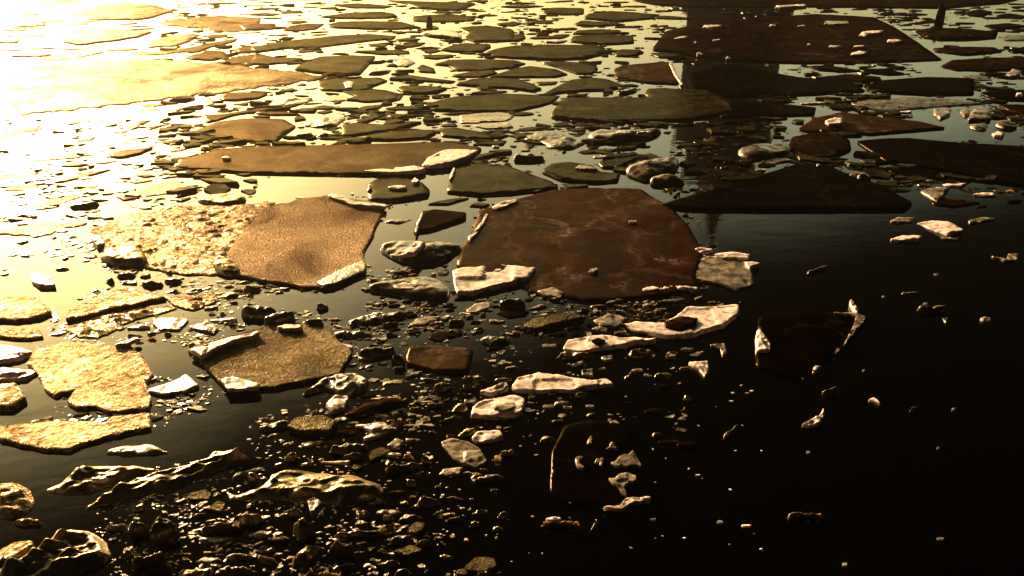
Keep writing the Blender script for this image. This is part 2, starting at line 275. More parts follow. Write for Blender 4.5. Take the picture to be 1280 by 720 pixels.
lo|a6|-20,500 -20,365 60,362 110,390 130,440 100,480 40,505|rough golden heap at the left frame edge|rough golden heap|.05|0
ro|a6|45,515 70,492 140,495 155,520 90,530|small golden loaf under the rough golden heap||.08|0
o|a6|-20,670 0,630 50,600 120,592 130,610 60,650|golden shelf beside the corner boulder||.1|0
c|03|632,497 690,461 750,466 762,481 670,531|jagged dark chunk with pale tips|jagged chunk|.1|0
c|03|745,571 760,481 790,436 852,433 905,496 820,531|upright craggy chunk touching the jagged chunk||.16|0
c|03|1003,515 1020,485 1060,466 1190,457 1212,481 1080,501|oblong chunk with a bright top edge|oblong chunk|.1|0
c|03|650,667 720,636 820,618 848,661 780,701 700,711|translucent brown block near the bottom frame edge|brown block|.16|0
c|03|855,602 900,588 965,602 920,612|low bright edged sliver~||.06|0
c|03|1000,602 1070,581 1105,592|slim bright edged sliver~||.06|0
r|03|1090,692 1110,661 1170,654 1290,702 1300,740 1120,722|rough brown lump on the bottom frame edge|rough brown lump|.13|0
ly|13|-150,300 -90,320 40,262 80,215 130,186 190,178 300,200 480,211 620,261 640,301 560,341 420,371 250,352 100,335 -30,345 -130,340|large dark rubble heap with a bright crest|dark rubble heap|.05|0
c|13|172,482 220,452 300,464 282,501 220,557 208,521|craggy brown chunk in front of the dark rubble heap||.13|0
w|13|-10,522 30,495 80,499 72,525 10,532|glowing cream nugget left of the craggy brown chunk||.09|0
c|13|362,622 380,585 460,564 502,575 440,632 380,641|bright rimmed pebble of ice above the bottom frame edge|bright rimmed pebble|.12|0
c|13|386,514 440,494 692,508 692,522 400,530|long straight stick of ice with a lit edge|ice stick|.05|0
c|13|-10,612 60,634 125,658 60,656|thin lit curve of ice~||.05|0
c|13|165,677 230,630 298,618 240,656|curved chunk with bright crest~||.08|0
r|13|210,722 270,690 420,710 440,742 220,742|reddish rough chunk on the bottom frame edge||.12|0
p|13|258,358 290,337 332,366 320,390 275,412|pale clear chip on the dark rubble heap||.05|.1
c|13|640,212 700,170 800,151 822,165 720,191 660,216|dark leaf with a bright tip right of the dark rubble heap||.08|0
p|13|918,218 940,194 1034,184 1020,216 960,227|pinkish clear chip under the star shard||.04|0
p|13|925,62 980,40 1060,60 1120,95 1156,156 1100,191 1000,151|clear jagged star shaped shard|star shard|.06|0
w|13|638,122 680,101 727,108 690,126|small pale oval chip~||.04|0
p|13|658,76 700,41 742,55 720,86 690,91|pale clear scale~||.05|0
w|13|1078,32 1110,-2 1220,-8 1235,30 1160,46 1100,51|bright cream nugget behind the star shard|cream nugget|.08|0
r|13|360,102 430,50 560,54 520,96 440,112|dark rough chunk~||.09|0
c|13|418,127 480,104 555,130 500,141|low dark chunk~||.06|0
w|13|535,37 580,5 640,-12 705,-18 600,27|bright forked shard left of the cream nugget|forked shard|.06|0
w|13|320,145 400,141 470,147 465,166 400,158|thin bright bar behind the dark rubble heap||.05|0
p|13|1075,238 1100,222 1120,230 1095,260|small ring shaped chip~||.05|0
r|12|365,228 420,207 540,211 595,241 500,251 400,246|dark dimpled chunk~||.07|0
c|12|508,348 530,318 560,305 640,290 705,300 680,330 540,352|dark almond chunk with a bright outline|dark almond|.09|0
b|12|750,358 768,300 900,295 1085,308 1060,422 900,422 760,382|square dark brown floe with a glinting left edge|square brown floe|.07|0
c|12|672,367 690,344 742,338 752,386 690,387|glinting nugget at the square brown floe's left edge||.09|0
p|12|748,453 780,432 832,424 810,442|dark clear leaf~||.04|0
c|12|675,407 720,394 762,408 710,420|small olive bean of ice~||.05|0
c|12|878,513 920,470 990,468 950,522 900,532|dark leaf chunk with white edge~||.09|0
r|12|230,540 280,495 340,445 400,418 500,393 520,410 565,445 552,502 480,547 400,522 330,502|arched glassy chunk with a pale crown|arched chunk|.13|0
w|12|350,582 400,540 462,544 445,602 380,622|cluster like white crumbly lump under the arched chunk||.08|0
k|12|155,702 200,656 330,644 405,671 375,728 230,728|olive grainy chunk beside the arched glassy chunk|olive grainy chunk|.1|0
r|12|10,705 80,660 172,649 162,681 60,722|dark crumbly ridge left of the olive grainy chunk||.08|0
d|12|436,642 560,580 680,560 765,575 640,601 500,642|dark fin shaped floe right of the arched chunk||.07|0
w|12|495,688 560,680 640,675 672,710 580,724 545,700|white jagged flake left of the forked shard||.06|0
c|12|620,187 700,165 717,180 650,197|small pale bean chunk under the knobbly golden chunk||.06|0
c|12|288,103 330,81 372,95 330,109|little grey pebble of ice~||.07|0
c|12|232,184 290,157 348,165 310,192 260,202|olive pebble right of the humped chunks||.08|0
w|12|318,272 350,264 398,285 360,297|pale shard right of the pale rimmed olive floe||.05|0
w|12|408,278 430,272 486,296 480,312 430,290|bright stick right of the pale rimmed olive floe||.05|0
c|12|955,186 980,154 1042,151 1042,170 990,197|olive humped pebble behind the square brown floe|olive pebble|.08|0
w|12|893,182 930,164 942,185|small white knob left of the olive pebble||.06|0
r|12|1118,255 1160,224 1240,234 1272,270 1180,292|dark brown knobbly chunk~||.08|0
w|12|570,556 650,545 725,545 690,556 600,563|thin white sliver behind the dark fin shaped floe||.04|0
x|23|190,300 200,100 260,-30 400,-60 600,-12 606,95 660,180 722,330 560,345 500,382 300,372|dark clear floe with pale frozen blotches|blotched floe|.05|0
p|23|270,347 330,350 322,366 290,369|pale cream scale left of the blotched floe||.05|0
w|23|170,442 200,424 242,429 236,452 182,456|bright white nugget near the bottom|bright nugget|.07|.02
c|23|128,466 200,455 345,449 335,463 200,479|thin golden brown strip under the bright nugget||.05|0
p|23|390,508 420,445 427,458 402,500|slim pale splinter~||.04|0
x|32|-60,395 -50,150 60,122 190,120 440,128 497,150 440,225 370,302 300,352 220,430 160,465|black floe outlined by a pale rim on its right|rimmed black floe|.06|0
w|32|408,70 416,63 430,80 452,112 446,124 430,112|white shard standing at the rimmed black floe's back corner||.1|.03
c|32|742,95 765,86 795,102 840,82 900,98 875,118 800,131 770,118|tan seal shaped chunk alone in black water|seal shaped chunk|.09|0
w|32|1062,155 1085,144 1112,152 1106,173 1075,168|pale pebble near the right frame edge||.06|0
p|32|870,158 900,154 890,180|small clear fleck under the seal shaped chunk||.04|0
c|32|262,522 300,501 362,506 342,541 290,536|reddish brown lump under the rimmed black floe|reddish lump|.08|0
w|32|503,558 530,545 550,565 562,592 540,580|pale curved chip alone in black water~||.05|0
c|32|700,612 730,593 762,616 740,626|brown pebble lone in black water~||.06|0
w|32|168,684 250,650 275,612 282,632 258,680 200,692|tilted orange shard with a glowing base|tilted orange shard|.1|0
w|32|225,401 260,375 276,385 245,416 222,432|pale sliver near the rimmed black floe's lower end||.05|0
w|32|157,462 160,446 172,446 174,466|tiny bright cube below the rimmed black floe||.05|0
c|33|90,416 130,401 200,408 272,414 274,426 180,418 122,424 116,452|bent reddish strip alone in black water|bent strip|.05|0
w|33|370,667 388,655 398,662|tiny white chip alone near the bottom frame edge||.03|0
p|a5|284,560 290,512 302,516 332,590 328,598 284,598|pinkish sail shard left of the rimmed black floe||.08|0
c|a5|468,302 500,290 550,268 548,285 480,310|reddish slim chip in the dark middle water||.05|0
c|a8|158,205 165,185 190,175 200,155 222,150 215,170 190,190 180,208|tan crooked chip left of the tilted orange shard|crooked chip|.06|0
c|a5|820,372 860,366 892,374 885,388 835,384|faint red chip behind the seal shaped chunk||.04|0
'''
# parent label | part name | kind | crop | outline | base | height | own label
PARTS = r'''
grainy frosted floe|raised_rim|w|11|360,258 380,247 500,285 650,305 648,318 480,300|.068|.03|pale raised back rim
big rust floe|frozen_fringe|w|11|1180,318 1230,290 1290,278 1310,284 1250,312 1200,328|.055|.03|pale frozen fringe
big rust floe|raised_rim|w|11|1060,470 1090,440 1130,390 1150,350 1160,352 1140,400 1100,450 1070,485|.055|.03|bright rim
sail floe|raised_rim|w|11|795,440 805,400 830,341 838,345 815,405 802,442|.066|.03|bright rim
pale rimmed olive floe|raised_rim|w|02|945,312 1100,262 1290,216 1295,228 1110,285 1010,345|.085|.035|cream coloured rim
pale rimmed olive floe|frost_patch|w|02|1105,460 1170,445 1300,480 1290,500 1140,510|.085|.02|pinkish frost at the near corner
rimmed black floe|raised_rim|p|32|372,300 430,185 440,140 300,128 440,128 497,150 440,218 385,288|.052|.03|pale tan rim
rimmed black floe|frozen_fringe|p|32|335,325 345,305 360,308 352,325|.052|.03|
blotched floe|frost_patch|p|23|492,160 520,148 535,128 562,116 582,118 604,95 630,140 655,178 610,172 572,182 548,170 520,176|.047|.012|grey green blotch at the right corner
blotched floe|frost_patch|p|23|480,235 510,238 540,212 575,206 600,216 622,226 618,248 585,252 562,270 566,296 576,322 548,308 532,280 505,262|.047|.012|largest olive blotch
blotched floe|frost_patch|p|23|318,165 316,138 330,124 356,128 350,140 336,146 340,166 364,180 352,190 330,182|.047|.012|
blotched floe|frost_patch|p|23|374,66 380,44 392,22 404,30 398,46 402,62 388,60|.047|.012|
blotched floe|frost_patch|p|23|470,90 484,80 492,56 506,54 512,70 530,88 502,84|.047|.012|
blotched floe|frost_patch|p|23|414,158 420,136 440,142 446,130 462,136 452,156 455,176 436,172 440,158|.047|.012|
blotched floe|raised_rim|w|23|455,378 540,370 570,333 690,327 690,340 590,357 550,388|.042|.03|pale rim along the near edge
olive trapezoid floe|raised_rim|w|11|965,180 978,140 990,120 998,128 985,160|.066|.03|pale rim at the left
frost patch floe|frost_patch|w|10|440,415 460,405 490,410 480,440 450,440|.048|.01|
peaked black floe|frost_patch|w|31|243,106 252,98 262,106 250,112|.075|.03|
scarred olive floe|raised_rim|w|11|556,240 562,205 575,198 572,222|.075|.03|
scarred olive floe|frozen_knob|w|11|780,190 795,165 820,190 800,200|.075|.06|white knob at the back
rust floe|jagged_rim|w|20|785,318 800,316 830,380 860,425 845,424 810,370|.055|.02|pale jagged right rim
cream slab|crust|p|12|1180,600 1290,570 1300,600 1230,620|.095|.02|
mottled slab|dark_blotch|d|22|760,170 840,140 930,150 920,185 840,215 770,195|.076|.012|brown clear blotch
arrow slab|dark_blotch|d|22|395,262 430,248 470,262 430,282|.076|.012|dark hole like blotch
grainy frosted floe|frozen_fringe|r|11|300,690 420,625 545,570 550,630 400,700 340,715|.062|.03|dark rough near edge
golden crusted floe|frost_patch|w|02|570,292 680,246 700,252 640,280|.07|.02|cream tongue at the back
long tan floe|frost_patch|w|01|1110,72 1130,58 1155,70 1135,80|.055|.03|
hollowed chunk|inner_ledge|w|a6|340,360 370,340 400,350 370,362|.1|.04|
'''

import bpy, math, random
import numpy as np
from mathutils import Vector, noise
from mathutils.geometry import delaunay_2d_cdt

random.seed(11)
R = math.radians
scene = bpy.context.scene
col = scene.collection

# ------------------------------------------------------------------ camera
W, H, F = 1280.0, 720.0, 1000.0          # the photograph and its focal length in pixels
PITCH, CAM_H = R(26), 3.0
cam = bpy.data.objects.new('camera', bpy.data.cameras.new('camera'))
cam.data.sensor_width = 36.0
cam.data.lens = 36.0 * F / W
cam.data.clip_end = 5000
cam.location = (0, 0, CAM_H)
cam.rotation_euler = (math.pi/2 - PITCH, 0, 0)
col.objects.link(cam)
scene.camera = cam
SP, CP = math.sin(PITCH), math.cos(PITCH)

def ground(px, py, z=0.0):
    """where the view through a photo pixel meets the level z"""
    dx, dy = px - W/2, py - H/2
    fwd, down = F*CP - dy*SP, F*SP + dy*CP
    t = (CAM_H - z)/down
    return Vector((dx*t, fwd*t, z))

def to_px(x, y, z=0.0):
    dz = CAM_H - z
    depth = y*CP + dz*SP
    return (W/2 + F*x/depth, H/2 + F*(dz*CP - y*SP)/depth)

# ------------------------------------------------------------------ materials
SUN_AZ, SUN_EL = R(-34), R(12)
def mat(name):
    m = bpy.data.materials.new(name); m.use_nodes = True
    nt = m.node_tree
    return m, nt, nt.nodes['Principled BSDF']

def nd(nt, t, **kw):
    n = nt.nodes.new(t)
    for k, v in kw.items(): setattr(n, k, v)
    return n

def ramp(nt, src, stops):
    r = nd(nt, 'ShaderNodeValToRGB')
    e = r.color_ramp.elements
    while len(e) < len(stops): e.new(0.5)
    for q, (p, c) in zip(e, stops):
        q.position = p
        q.color = (*c, 1) if len(c) == 3 else (c[0],)*3 + (1,)
    nt.links.new(src, r.inputs[0])
    return r.outputs[0]

def noise_tex(nt, scale, detail=6, rough=.6, dist=0, vec=None, stretch=None):
    tc = nd(nt, 'ShaderNodeNewGeometry')
    v = tc.outputs['Position']
    oi = nd(nt, 'ShaderNodeObjectInfo')
    add = nd(nt, 'ShaderNodeVectorMath', operation='MULTIPLY_ADD')
    cx = nd(nt, 'ShaderNodeCombineXYZ')
    nt.links.new(oi.outputs['Random'], cx.inputs[2])
    nt.links.new(cx.outputs[0], add.inputs[0]); add.inputs[1].default_value = (0, 0, 37)
    nt.links.new(v, add.inputs[2])
    v = add.outputs[0]
    if stretch:
        mp = nd(nt, 'ShaderNodeMapping'); mp.inputs['Scale'].default_value = stretch[0]
        mp.inputs['Rotation'].default_value = (0, 0, stretch[1])
        nt.links.new(v, mp.inputs[0]); v = mp.outputs[0]
    n = nd(nt, 'ShaderNodeTexNoise'); n.inputs['Scale'].default_value = scale
    n.inputs['Detail'].default_value = detail; n.inputs['Roughness'].default_value = rough
    n.inputs['Distortion'].default_value = dist
    nt.links.new(v, n.inputs['Vector'])
    return n.outputs[0]

def bump(nt, bs, src, strength, dist, prev=None):
    b = nd(nt, 'ShaderNodeBump'); b.inputs['Strength'].default_value = strength
    b.inputs['Distance'].default_value = dist
    nt.links.new(src, b.inputs['Height'])
    if prev: nt.links.new(prev, b.inputs['Normal'])
    nt.links.new(b.outputs[0], bs.inputs['Normal'])
    return b.outputs[0]

def ice(name, stops, scale, rough, spec, bumps, sss=0.0, rough_var=None, detail=8, film=None, cracks=None, frost=None, gloss=(1, .74, .5), fscale=None, sscale=.03):
    """film: share of a glossy melt-water film over the dull ice below (else a Principled surface)"""
    m, nt, bs = mat(name)
    c = ramp(nt, noise_tex(nt, scale, detail, .62, .4), stops)
    def over(c, fac, colour):
        mx = nd(nt, 'ShaderNodeMix', data_type='RGBA')
        nt.links.new(fac, mx.inputs[0]); nt.links.new(c, mx.inputs[6]); mx.inputs[7].default_value = (*colour, 1)
        return mx.outputs[2]
    if frost:
        a = ramp(nt, noise_tex(nt, frost[0], 9, .7, .8), [(frost[1], (0,)), (frost[1] + .12, (1,))])
        f = ramp(nt, noise_tex(nt, frost[0]*16, 4, .7), [(.4, (0,)), (.65, (frost[2],))])
        mul = nd(nt, 'ShaderNodeMath', operation='MULTIPLY'); nt.links.new(a, mul.inputs[0]); nt.links.new(f, mul.inputs[1])
        c = over(c, mul.outputs[0], (.45, .34, .26))
    if cracks:
        g = nd(nt, 'ShaderNodeNewGeometry')
        wob = nd(nt, 'ShaderNodeTexNoise'); wob.inputs['Scale'].default_value = 3; wob.inputs['Detail'].default_value = 5
        nt.links.new(g.outputs['Position'], wob.inputs['Vector'])
        ad = nd(nt, 'ShaderNodeVectorMath', operation='MULTIPLY_ADD'); ad.inputs[1].default_value = (.5, .5, .5)
        nt.links.new(wob.outputs['Color'], ad.inputs[0]); nt.links.new(g.outputs['Position'], ad.inputs[2])
        vo = nd(nt, 'ShaderNodeTexVoronoi', feature='DISTANCE_TO_EDGE'); vo.inputs['Scale'].default_value = cracks[0]
        nt.links.new(ad.outputs[0], vo.inputs['Vector'])
        c = over(c, ramp(nt, vo.outputs['Distance'], [(0, (cracks[1],)), (.012, (cracks[1]*.4,)), (.03, (0,))]), (.4, .3, .22))
    if rough_var:
        rv = ramp(nt, noise_tex(nt, scale*1.7, 5, .6), [(.35, (rough_var[0],)), (.65, (rough_var[1],))])
    if film is not None:
        nt.nodes.remove(bs)
        df = nd(nt, 'ShaderNodeBsdfDiffuse'); gl = nd(nt, 'ShaderNodeBsdfGlossy'); mx = nd(nt, 'ShaderNodeMixShader')
        nt.links.new(c, df.inputs['Color'])
        gl.inputs['Color'].default_value = (*gloss, 1)
        gl.inputs['Roughness'].default_value = rough
        if rough_var: nt.links.new(rv, gl.inputs['Roughness'])
        fl = ramp(nt, noise_tex(nt, fscale or scale*.8, 6, .6, .5), [(.35, (film*(.4 if fscale else .7),)), (.65, (film*(1.6 if fscale else 1.3),))])
        nt.links.new(fl, mx.inputs[0])
        nt.links.new(df.outputs[0], mx.inputs[1]); nt.links.new(gl.outputs[0], mx.inputs[2])
        nt.links.new(mx.outputs[0], nt.nodes['Material Output'].inputs['Surface'])
        shaders = (df, gl)
    else:
        nt.links.new(c, bs.inputs['Base Color'])
        bs.inputs['Roughness'].default_value = rough
        if rough_var: nt.links.new(rv, bs.inputs['Roughness'])
        bs.inputs['IOR'].default_value = 1.31
        bs.inputs['Specular IOR Level'].default_value = spec
        if sss:
            bs.inputs['Subsurface Weight'].default_value = sss
            bs.inputs['Subsurface Radius'].default_value = (1, .82, .64)
            bs.inputs['Subsurface Scale'].default_value = sscale
        shaders = (bs,)
    p = None
    for (sc, st, di, de) in bumps:
        p = bump(nt, shaders[0], noise_tex(nt, sc, de, .65), st, di, p)
    for s in shaders[1:]: nt.links.new(p, s.inputs['Normal'])
    return m

M = {}
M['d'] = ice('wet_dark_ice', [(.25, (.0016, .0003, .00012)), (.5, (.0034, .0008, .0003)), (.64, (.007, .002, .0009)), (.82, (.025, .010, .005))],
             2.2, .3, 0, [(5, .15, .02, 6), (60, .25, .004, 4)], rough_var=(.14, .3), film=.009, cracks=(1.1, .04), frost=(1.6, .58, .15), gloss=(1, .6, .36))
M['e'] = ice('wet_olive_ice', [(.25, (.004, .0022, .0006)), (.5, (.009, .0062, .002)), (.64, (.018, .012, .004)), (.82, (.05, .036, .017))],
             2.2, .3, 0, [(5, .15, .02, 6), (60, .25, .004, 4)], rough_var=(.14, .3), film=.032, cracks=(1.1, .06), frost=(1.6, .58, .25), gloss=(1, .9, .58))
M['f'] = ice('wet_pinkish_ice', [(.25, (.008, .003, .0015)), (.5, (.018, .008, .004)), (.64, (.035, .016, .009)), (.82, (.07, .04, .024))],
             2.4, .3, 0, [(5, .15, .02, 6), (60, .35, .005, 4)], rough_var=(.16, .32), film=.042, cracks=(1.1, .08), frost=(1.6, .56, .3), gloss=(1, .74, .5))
M['b'] = ice('rust_brown_ice', [(.25, (.005, .0012, .0004)), (.5, (.013, .0036, .001)), (.62, (.024, .008, .0026)), (.8, (.06, .028, .011))],
             2.6, .3, 0, [(6, .2, .02, 6), (60, .3, .005, 4)], rough_var=(.18, .36), film=.022, cracks=(.8, .06), frost=(1.5, .55, .4))
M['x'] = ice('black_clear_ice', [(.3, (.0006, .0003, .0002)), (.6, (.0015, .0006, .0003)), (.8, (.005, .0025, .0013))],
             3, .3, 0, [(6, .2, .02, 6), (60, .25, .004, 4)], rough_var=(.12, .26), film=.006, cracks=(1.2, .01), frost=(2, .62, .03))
M['g'] = ice('grainy_frosted_ice', [(.38, (.012, .005, .0025)), (.52, (.035, .016, .008)), (.7, (.14, .08, .045))],
             42, .3, 0, [(7, .2, .03, 5), (44, 1.0, .03, 5)], rough_var=(.16, .34), film=.04, fscale=1.6, gloss=(1, .78, .52))
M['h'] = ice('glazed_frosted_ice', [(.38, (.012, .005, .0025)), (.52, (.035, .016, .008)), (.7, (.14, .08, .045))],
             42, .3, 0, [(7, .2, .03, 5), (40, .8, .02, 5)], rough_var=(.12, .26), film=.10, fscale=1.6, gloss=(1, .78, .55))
M['k'] = ice('grainy_olive_ice', [(.38, (.006, .0032, .001)), (.52, (.016, .009, .003)), (.7, (.08, .048, .02))],
             34, .3, 0, [(8, .3, .03, 5), (38, 1.0, .03, 5)], rough_var=(.16, .34), film=.022, fscale=2.2, gloss=(1, .84, .5))
M['o'] = ice('golden_crusted_ice', [(.42, (.018, .007, .002)), (.5, (.12, .068, .024)), (.58, (.5, .36, .18))],
             20, .3, 0, [(7, .35, .05, 5), (24, 1.0, .08, 5)], rough_var=(.10, .24), film=.16, fscale=2.5)
M['s'] = ice('slushy_ice', [(.4, (.010, .004, .0015)), (.5, (.05, .026, .011)), (.62, (.3, .2, .1))],
             16, .3, 0, [(10, .8, .05, 6), (50, .8, .015, 5)], rough_var=(.12, .28), film=.06, fscale=3)
M['w'] = ice('pale_snow_ice', [(.3, (.05, .028, .018)), (.41, (.42, .31, .26)), (.5, (.72, .60, .59)), (.62, (.34, .26, .25)), (.78, (.84, .76, .75))],
             10, .35, .5, [(12, .5, .02, 6), (55, .4, .006, 5)], sss=.08, rough_var=(.2, .45))
M['p'] = ice('thin_pale_ice', [(.3, (.015, .009, .006)), (.46, (.09, .065, .048)), (.58, (.24, .19, .14)), (.74, (.42, .35, .28))],
             12, .25, .5, [(14, .5, .015, 6), (60, .3, .005, 4)], rough_var=(.12, .3))
M['c'] = ice('smooth_chunk_ice', [(.34, (.018, .009, .004)), (.54, (.06, .034, .017)), (.74, (.3, .22, .14))],
             8, .25, 1.0, [(9, .3, .02, 5), (60, .25, .004, 5)], rough_var=(.08, .22), sss=.35, sscale=.02)
M['y'] = ice('melted_golden_ice', [(.34, (.018, .009, .003)), (.52, (.06, .035, .015)), (.72, (.25, .17, .09))],
             7, .2, 0, [(5, .35, .05, 4), (24, .45, .014, 5)], rough_var=(.22, .40), film=.2, fscale=5, gloss=(1, .84, .58))
M['r'] = ice('rubble_ice', [(.34, (.02, .010, .004)), (.52, (.075, .042, .02)), (.74, (.34, .24, .13))],
             14, .3, 1.0, [(14, .6, .03, 6), (60, .7, .010, 5)], rough_var=(.08, .26), sss=.3, sscale=.02)

M['l'] = M['y']

# water: almost black below, mirror-like above, broken by slow ripples
mw, nt, bs = mat('dark_river_water')
bs.inputs['Base Color'].default_value = (.0004, .0003, .0002, 1)
bs.inputs['IOR'].default_value = 1.333
bs.inputs['Roughness'].default_value = .03
n1 = noise_tex(nt, 2.4, 3, .5, .3, stretch=((1, 2.2, 1), R(-30)))
b1 = bump(nt, bs, n1, .04, .03)
n2 = noise_tex(nt, 14, 3, .5)
bump(nt, bs, n2, .035, .006, b1)
M['water'] = mw

# stone of the tower and earth of the bank
M['stone'] = ice('sooty_stone', [(.3, (.10, .085, .07)), (.7, (.22, .19, .16))], 1.2, .85, .3, [(5, .5, .05, 6)])
M['slate'] = ice('dark_slate', [(.3, (.03, .03, .035)), (.7, (.07, .07, .075))], 2.0, .6, .4, [(8, .4, .03, 5)])
M['louvre'] = ice('dark_wood_louvre', [(.3, (.03, .022, .016)), (.7, (.06, .045, .03))], 6, .7, .3, [(9, .4, .01, 4)])
M['earth'] = ice('bank_earth', [(.3, (.05, .04, .025)), (.7, (.10, .085, .05))], .3, .9, .2, [(2, .6, .1, 6)])

# ------------------------------------------------------------------ world and sun
world = bpy.data.worlds.new('World'); scene.world = world; world.use_nodes = True
nt = world.node_tree
bg = nt.nodes['Background']
sky = nd(nt, 'ShaderNodeTexSky', sky_type='NISHITA')
sky.sun_disc = False
sky.sun_elevation = SUN_EL; sky.sun_rotation = SUN_AZ
sky.air_density = 1.0; sky.dust_density = 5.0; sky.ozone_density = 1.0
# a dark cloud deck above a clear strip along the horizon; the strip is deeper towards the sun
tc = nd(nt, 'ShaderNodeTexCoord')
sep = nd(nt, 'ShaderNodeSeparateXYZ'); nt.links.new(tc.outputs['Generated'], sep.inputs[0])
def mth(op, a, b=None, c=None):
    n = nd(nt, 'ShaderNodeMath', operation=op)
    for i, v in enumerate((a, b, c)):
        if v is None: continue
        if isinstance(v, (int, float)): n.inputs[i].default_value = v
        else: nt.links.new(v, n.inputs[i])
    return n.outputs[0]
el = mth('ARCSINE', sep.outputs[2])
dot = nd(nt, 'ShaderNodeVectorMath', operation='DOT_PRODUCT')
flat = nd(nt, 'ShaderNodeVectorMath', operation='MULTIPLY'); flat.inputs[1].default_value = (1, 1, 0)
nt.links.new(tc.outputs['Generated'], flat.inputs[0])
nrm = nd(nt, 'ShaderNodeVectorMath', operation='NORMALIZE'); nt.links.new(flat.outputs[0], nrm.inputs[0])
nt.links.new(nrm.outputs[0], dot.inputs[0]); dot.inputs[1].default_value = (math.sin(SUN_AZ), math.cos(SUN_AZ), 0)
edge = mth('MULTIPLY_ADD', dot.outputs['Value'], R(29.4), R(1.2))
cl = nd(nt, 'ShaderNodeTexNoise'); cl.inputs['Scale'].default_value = 3.5; cl.inputs['Detail'].default_value = 5
nt.links.new(tc.outputs['Generated'], cl.inputs['Vector'])
edge = mth('MULTIPLY_ADD', cl.outputs[0], R(9), mth('SUBTRACT', edge, R(4.5)))
mr = nd(nt, 'ShaderNodeMapRange', interpolation_type='SMOOTHSTEP')
nt.links.new(mth('SUBTRACT', el, edge), mr.inputs['Value'])
mr.inputs['From Min'].default_value = R(-6); mr.inputs['From Max'].default_value = R(6.5)
mr.inputs['To Min'].default_value = 1.0; mr.inputs['To Max'].default_value = SKY_UP
tint = nd(nt, 'ShaderNodeMix', data_type='RGBA', blend_type='MULTIPLY'); tint.inputs[0].default_value = 1
nt.links.new(sky.outputs[0], tint.inputs[6]); tint.inputs[7].default_value = (*SKY_TINT, 1)
sc_ = nd(nt, 'ShaderNodeVectorMath', operation='SCALE')
nt.links.new(tint.outputs[2], sc_.inputs[0]); nt.links.new(mr.outputs[0], sc_.inputs['Scale'])
nt.links.new(sc_.outputs[0], bg.inputs[0])
bg.inputs[1].default_value = SKY_STR

sun = bpy.data.objects.new('sun', bpy.data.lights.new('sun', 'SUN'))
sun.data.energy = SUN_STR; sun.data.angle = R(.6); sun.data.color = SUN_COL
d = Vector((math.sin(SUN_AZ)*math.cos(SUN_EL), math.cos(SUN_AZ)*math.cos(SUN_EL), math.sin(SUN_EL)))
sun.rotation_euler = d.to_track_quat('Z', 'Y').to_euler()
sun.location = d*50
col.objects.link(sun)
vs = scene.view_settings
vs.view_transform = 'Standard'; vs.look = 'None'; vs.gamma = 1; vs.exposure = EXPO; vs.use_curve_mapping = False

# ------------------------------------------------------------------ mesh helpers
def mesh_obj(name, verts, faces, m, parent=None, smooth=True):
    me = bpy.data.meshes.new(name)
    me.from_pydata(verts, [], faces); me.update()
    me.materials.append(m)
    if smooth: me.polygons.foreach_set('use_smooth', [True]*len(me.polygons))
    o = bpy.data.objects.new(name, me); col.objects.link(o)
    if parent:
        o.parent = parent
        o.location = -parent.location
    return o

def parse(crop, pts):
    q = [tuple(float(v) for v in p.split(',')) for p in pts.split()]
    if crop == 'P': return q
    if crop[0] == 'a':
        k = int(crop[1]); ox, oy = (0, 425, 850)[k % 3], (0, 240, 480)[k // 3]; s = 1280/430
    else:
        ox, oy, s = int(crop[0])*320, int(crop[1])*180, 4.0
    return [(ox + x/s, oy + y/s) for x, y in q]

def clean(poly):
    """counter-clockwise in the world"""
    a = sum(p[0]*q[1] - q[0]*p[1] for p, q in zip(poly, poly[1:] + poly[:1]))
    return poly if a > 0 else poly[::-1]

def chaikin(p, k, c=.2):
    for _ in range(k):
        o = []
        for a, b in zip(p, p[1:] + p[:1]):
            o += [(a[0]*(1-c) + b[0]*c, a[1]*(1-c) + b[1]*c), (a[0]*c + b[0]*(1-c), a[1]*c + b[1]*(1-c))]
        p = o
    return p

def densify(p, step, amp, seed):
    o = []
    for a, b in zip(p, p[1:] + p[:1]):
        L = math.dist(a, b); n = max(1, int(round(L/step)))
        for i in range(n):
            t = i/n; x, y = a[0] + (b[0] - a[0])*t, a[1] + (b[1] - a[1])*t
            nv = noise.noise_vector(Vector((x/(step*4), y/(step*4), seed)))
            nw = noise.noise_vector(Vector((x/(step*1.3), y/(step*1.3), seed + 9)))
            o.append((x + (nv.x + .5*nw.x)*amp, y + (nv.y + .5*nw.y)*amp))
    return o

def inside(poly, X, Y):
    c = np.zeros(X.shape, bool)
    n = len(poly)
    for i in range(n):
        (x1, y1), (x2, y2) = poly[i], poly[(i+1) % n]
        if y1 == y2: continue
        m = ((y1 > Y) != (y2 > Y)) & (X < (x2 - x1)*(Y - y1)/(y2 - y1) + x1)
        c ^= m
    return c

def edge_dist(poly, P):
    d = np.full(len(P), 1e9)
    A = np.array(poly); B = np.roll(A, -1, 0)
    for a, b in zip(A, B):
        ab = b - a; L = max(ab.dot(ab), 1e-12)
        t = np.clip(((P - a) @ ab)/L, 0, 1)
        d = np.minimum(d, np.linalg.norm(P - (a + t[:, None]*ab), axis=1))
    return d

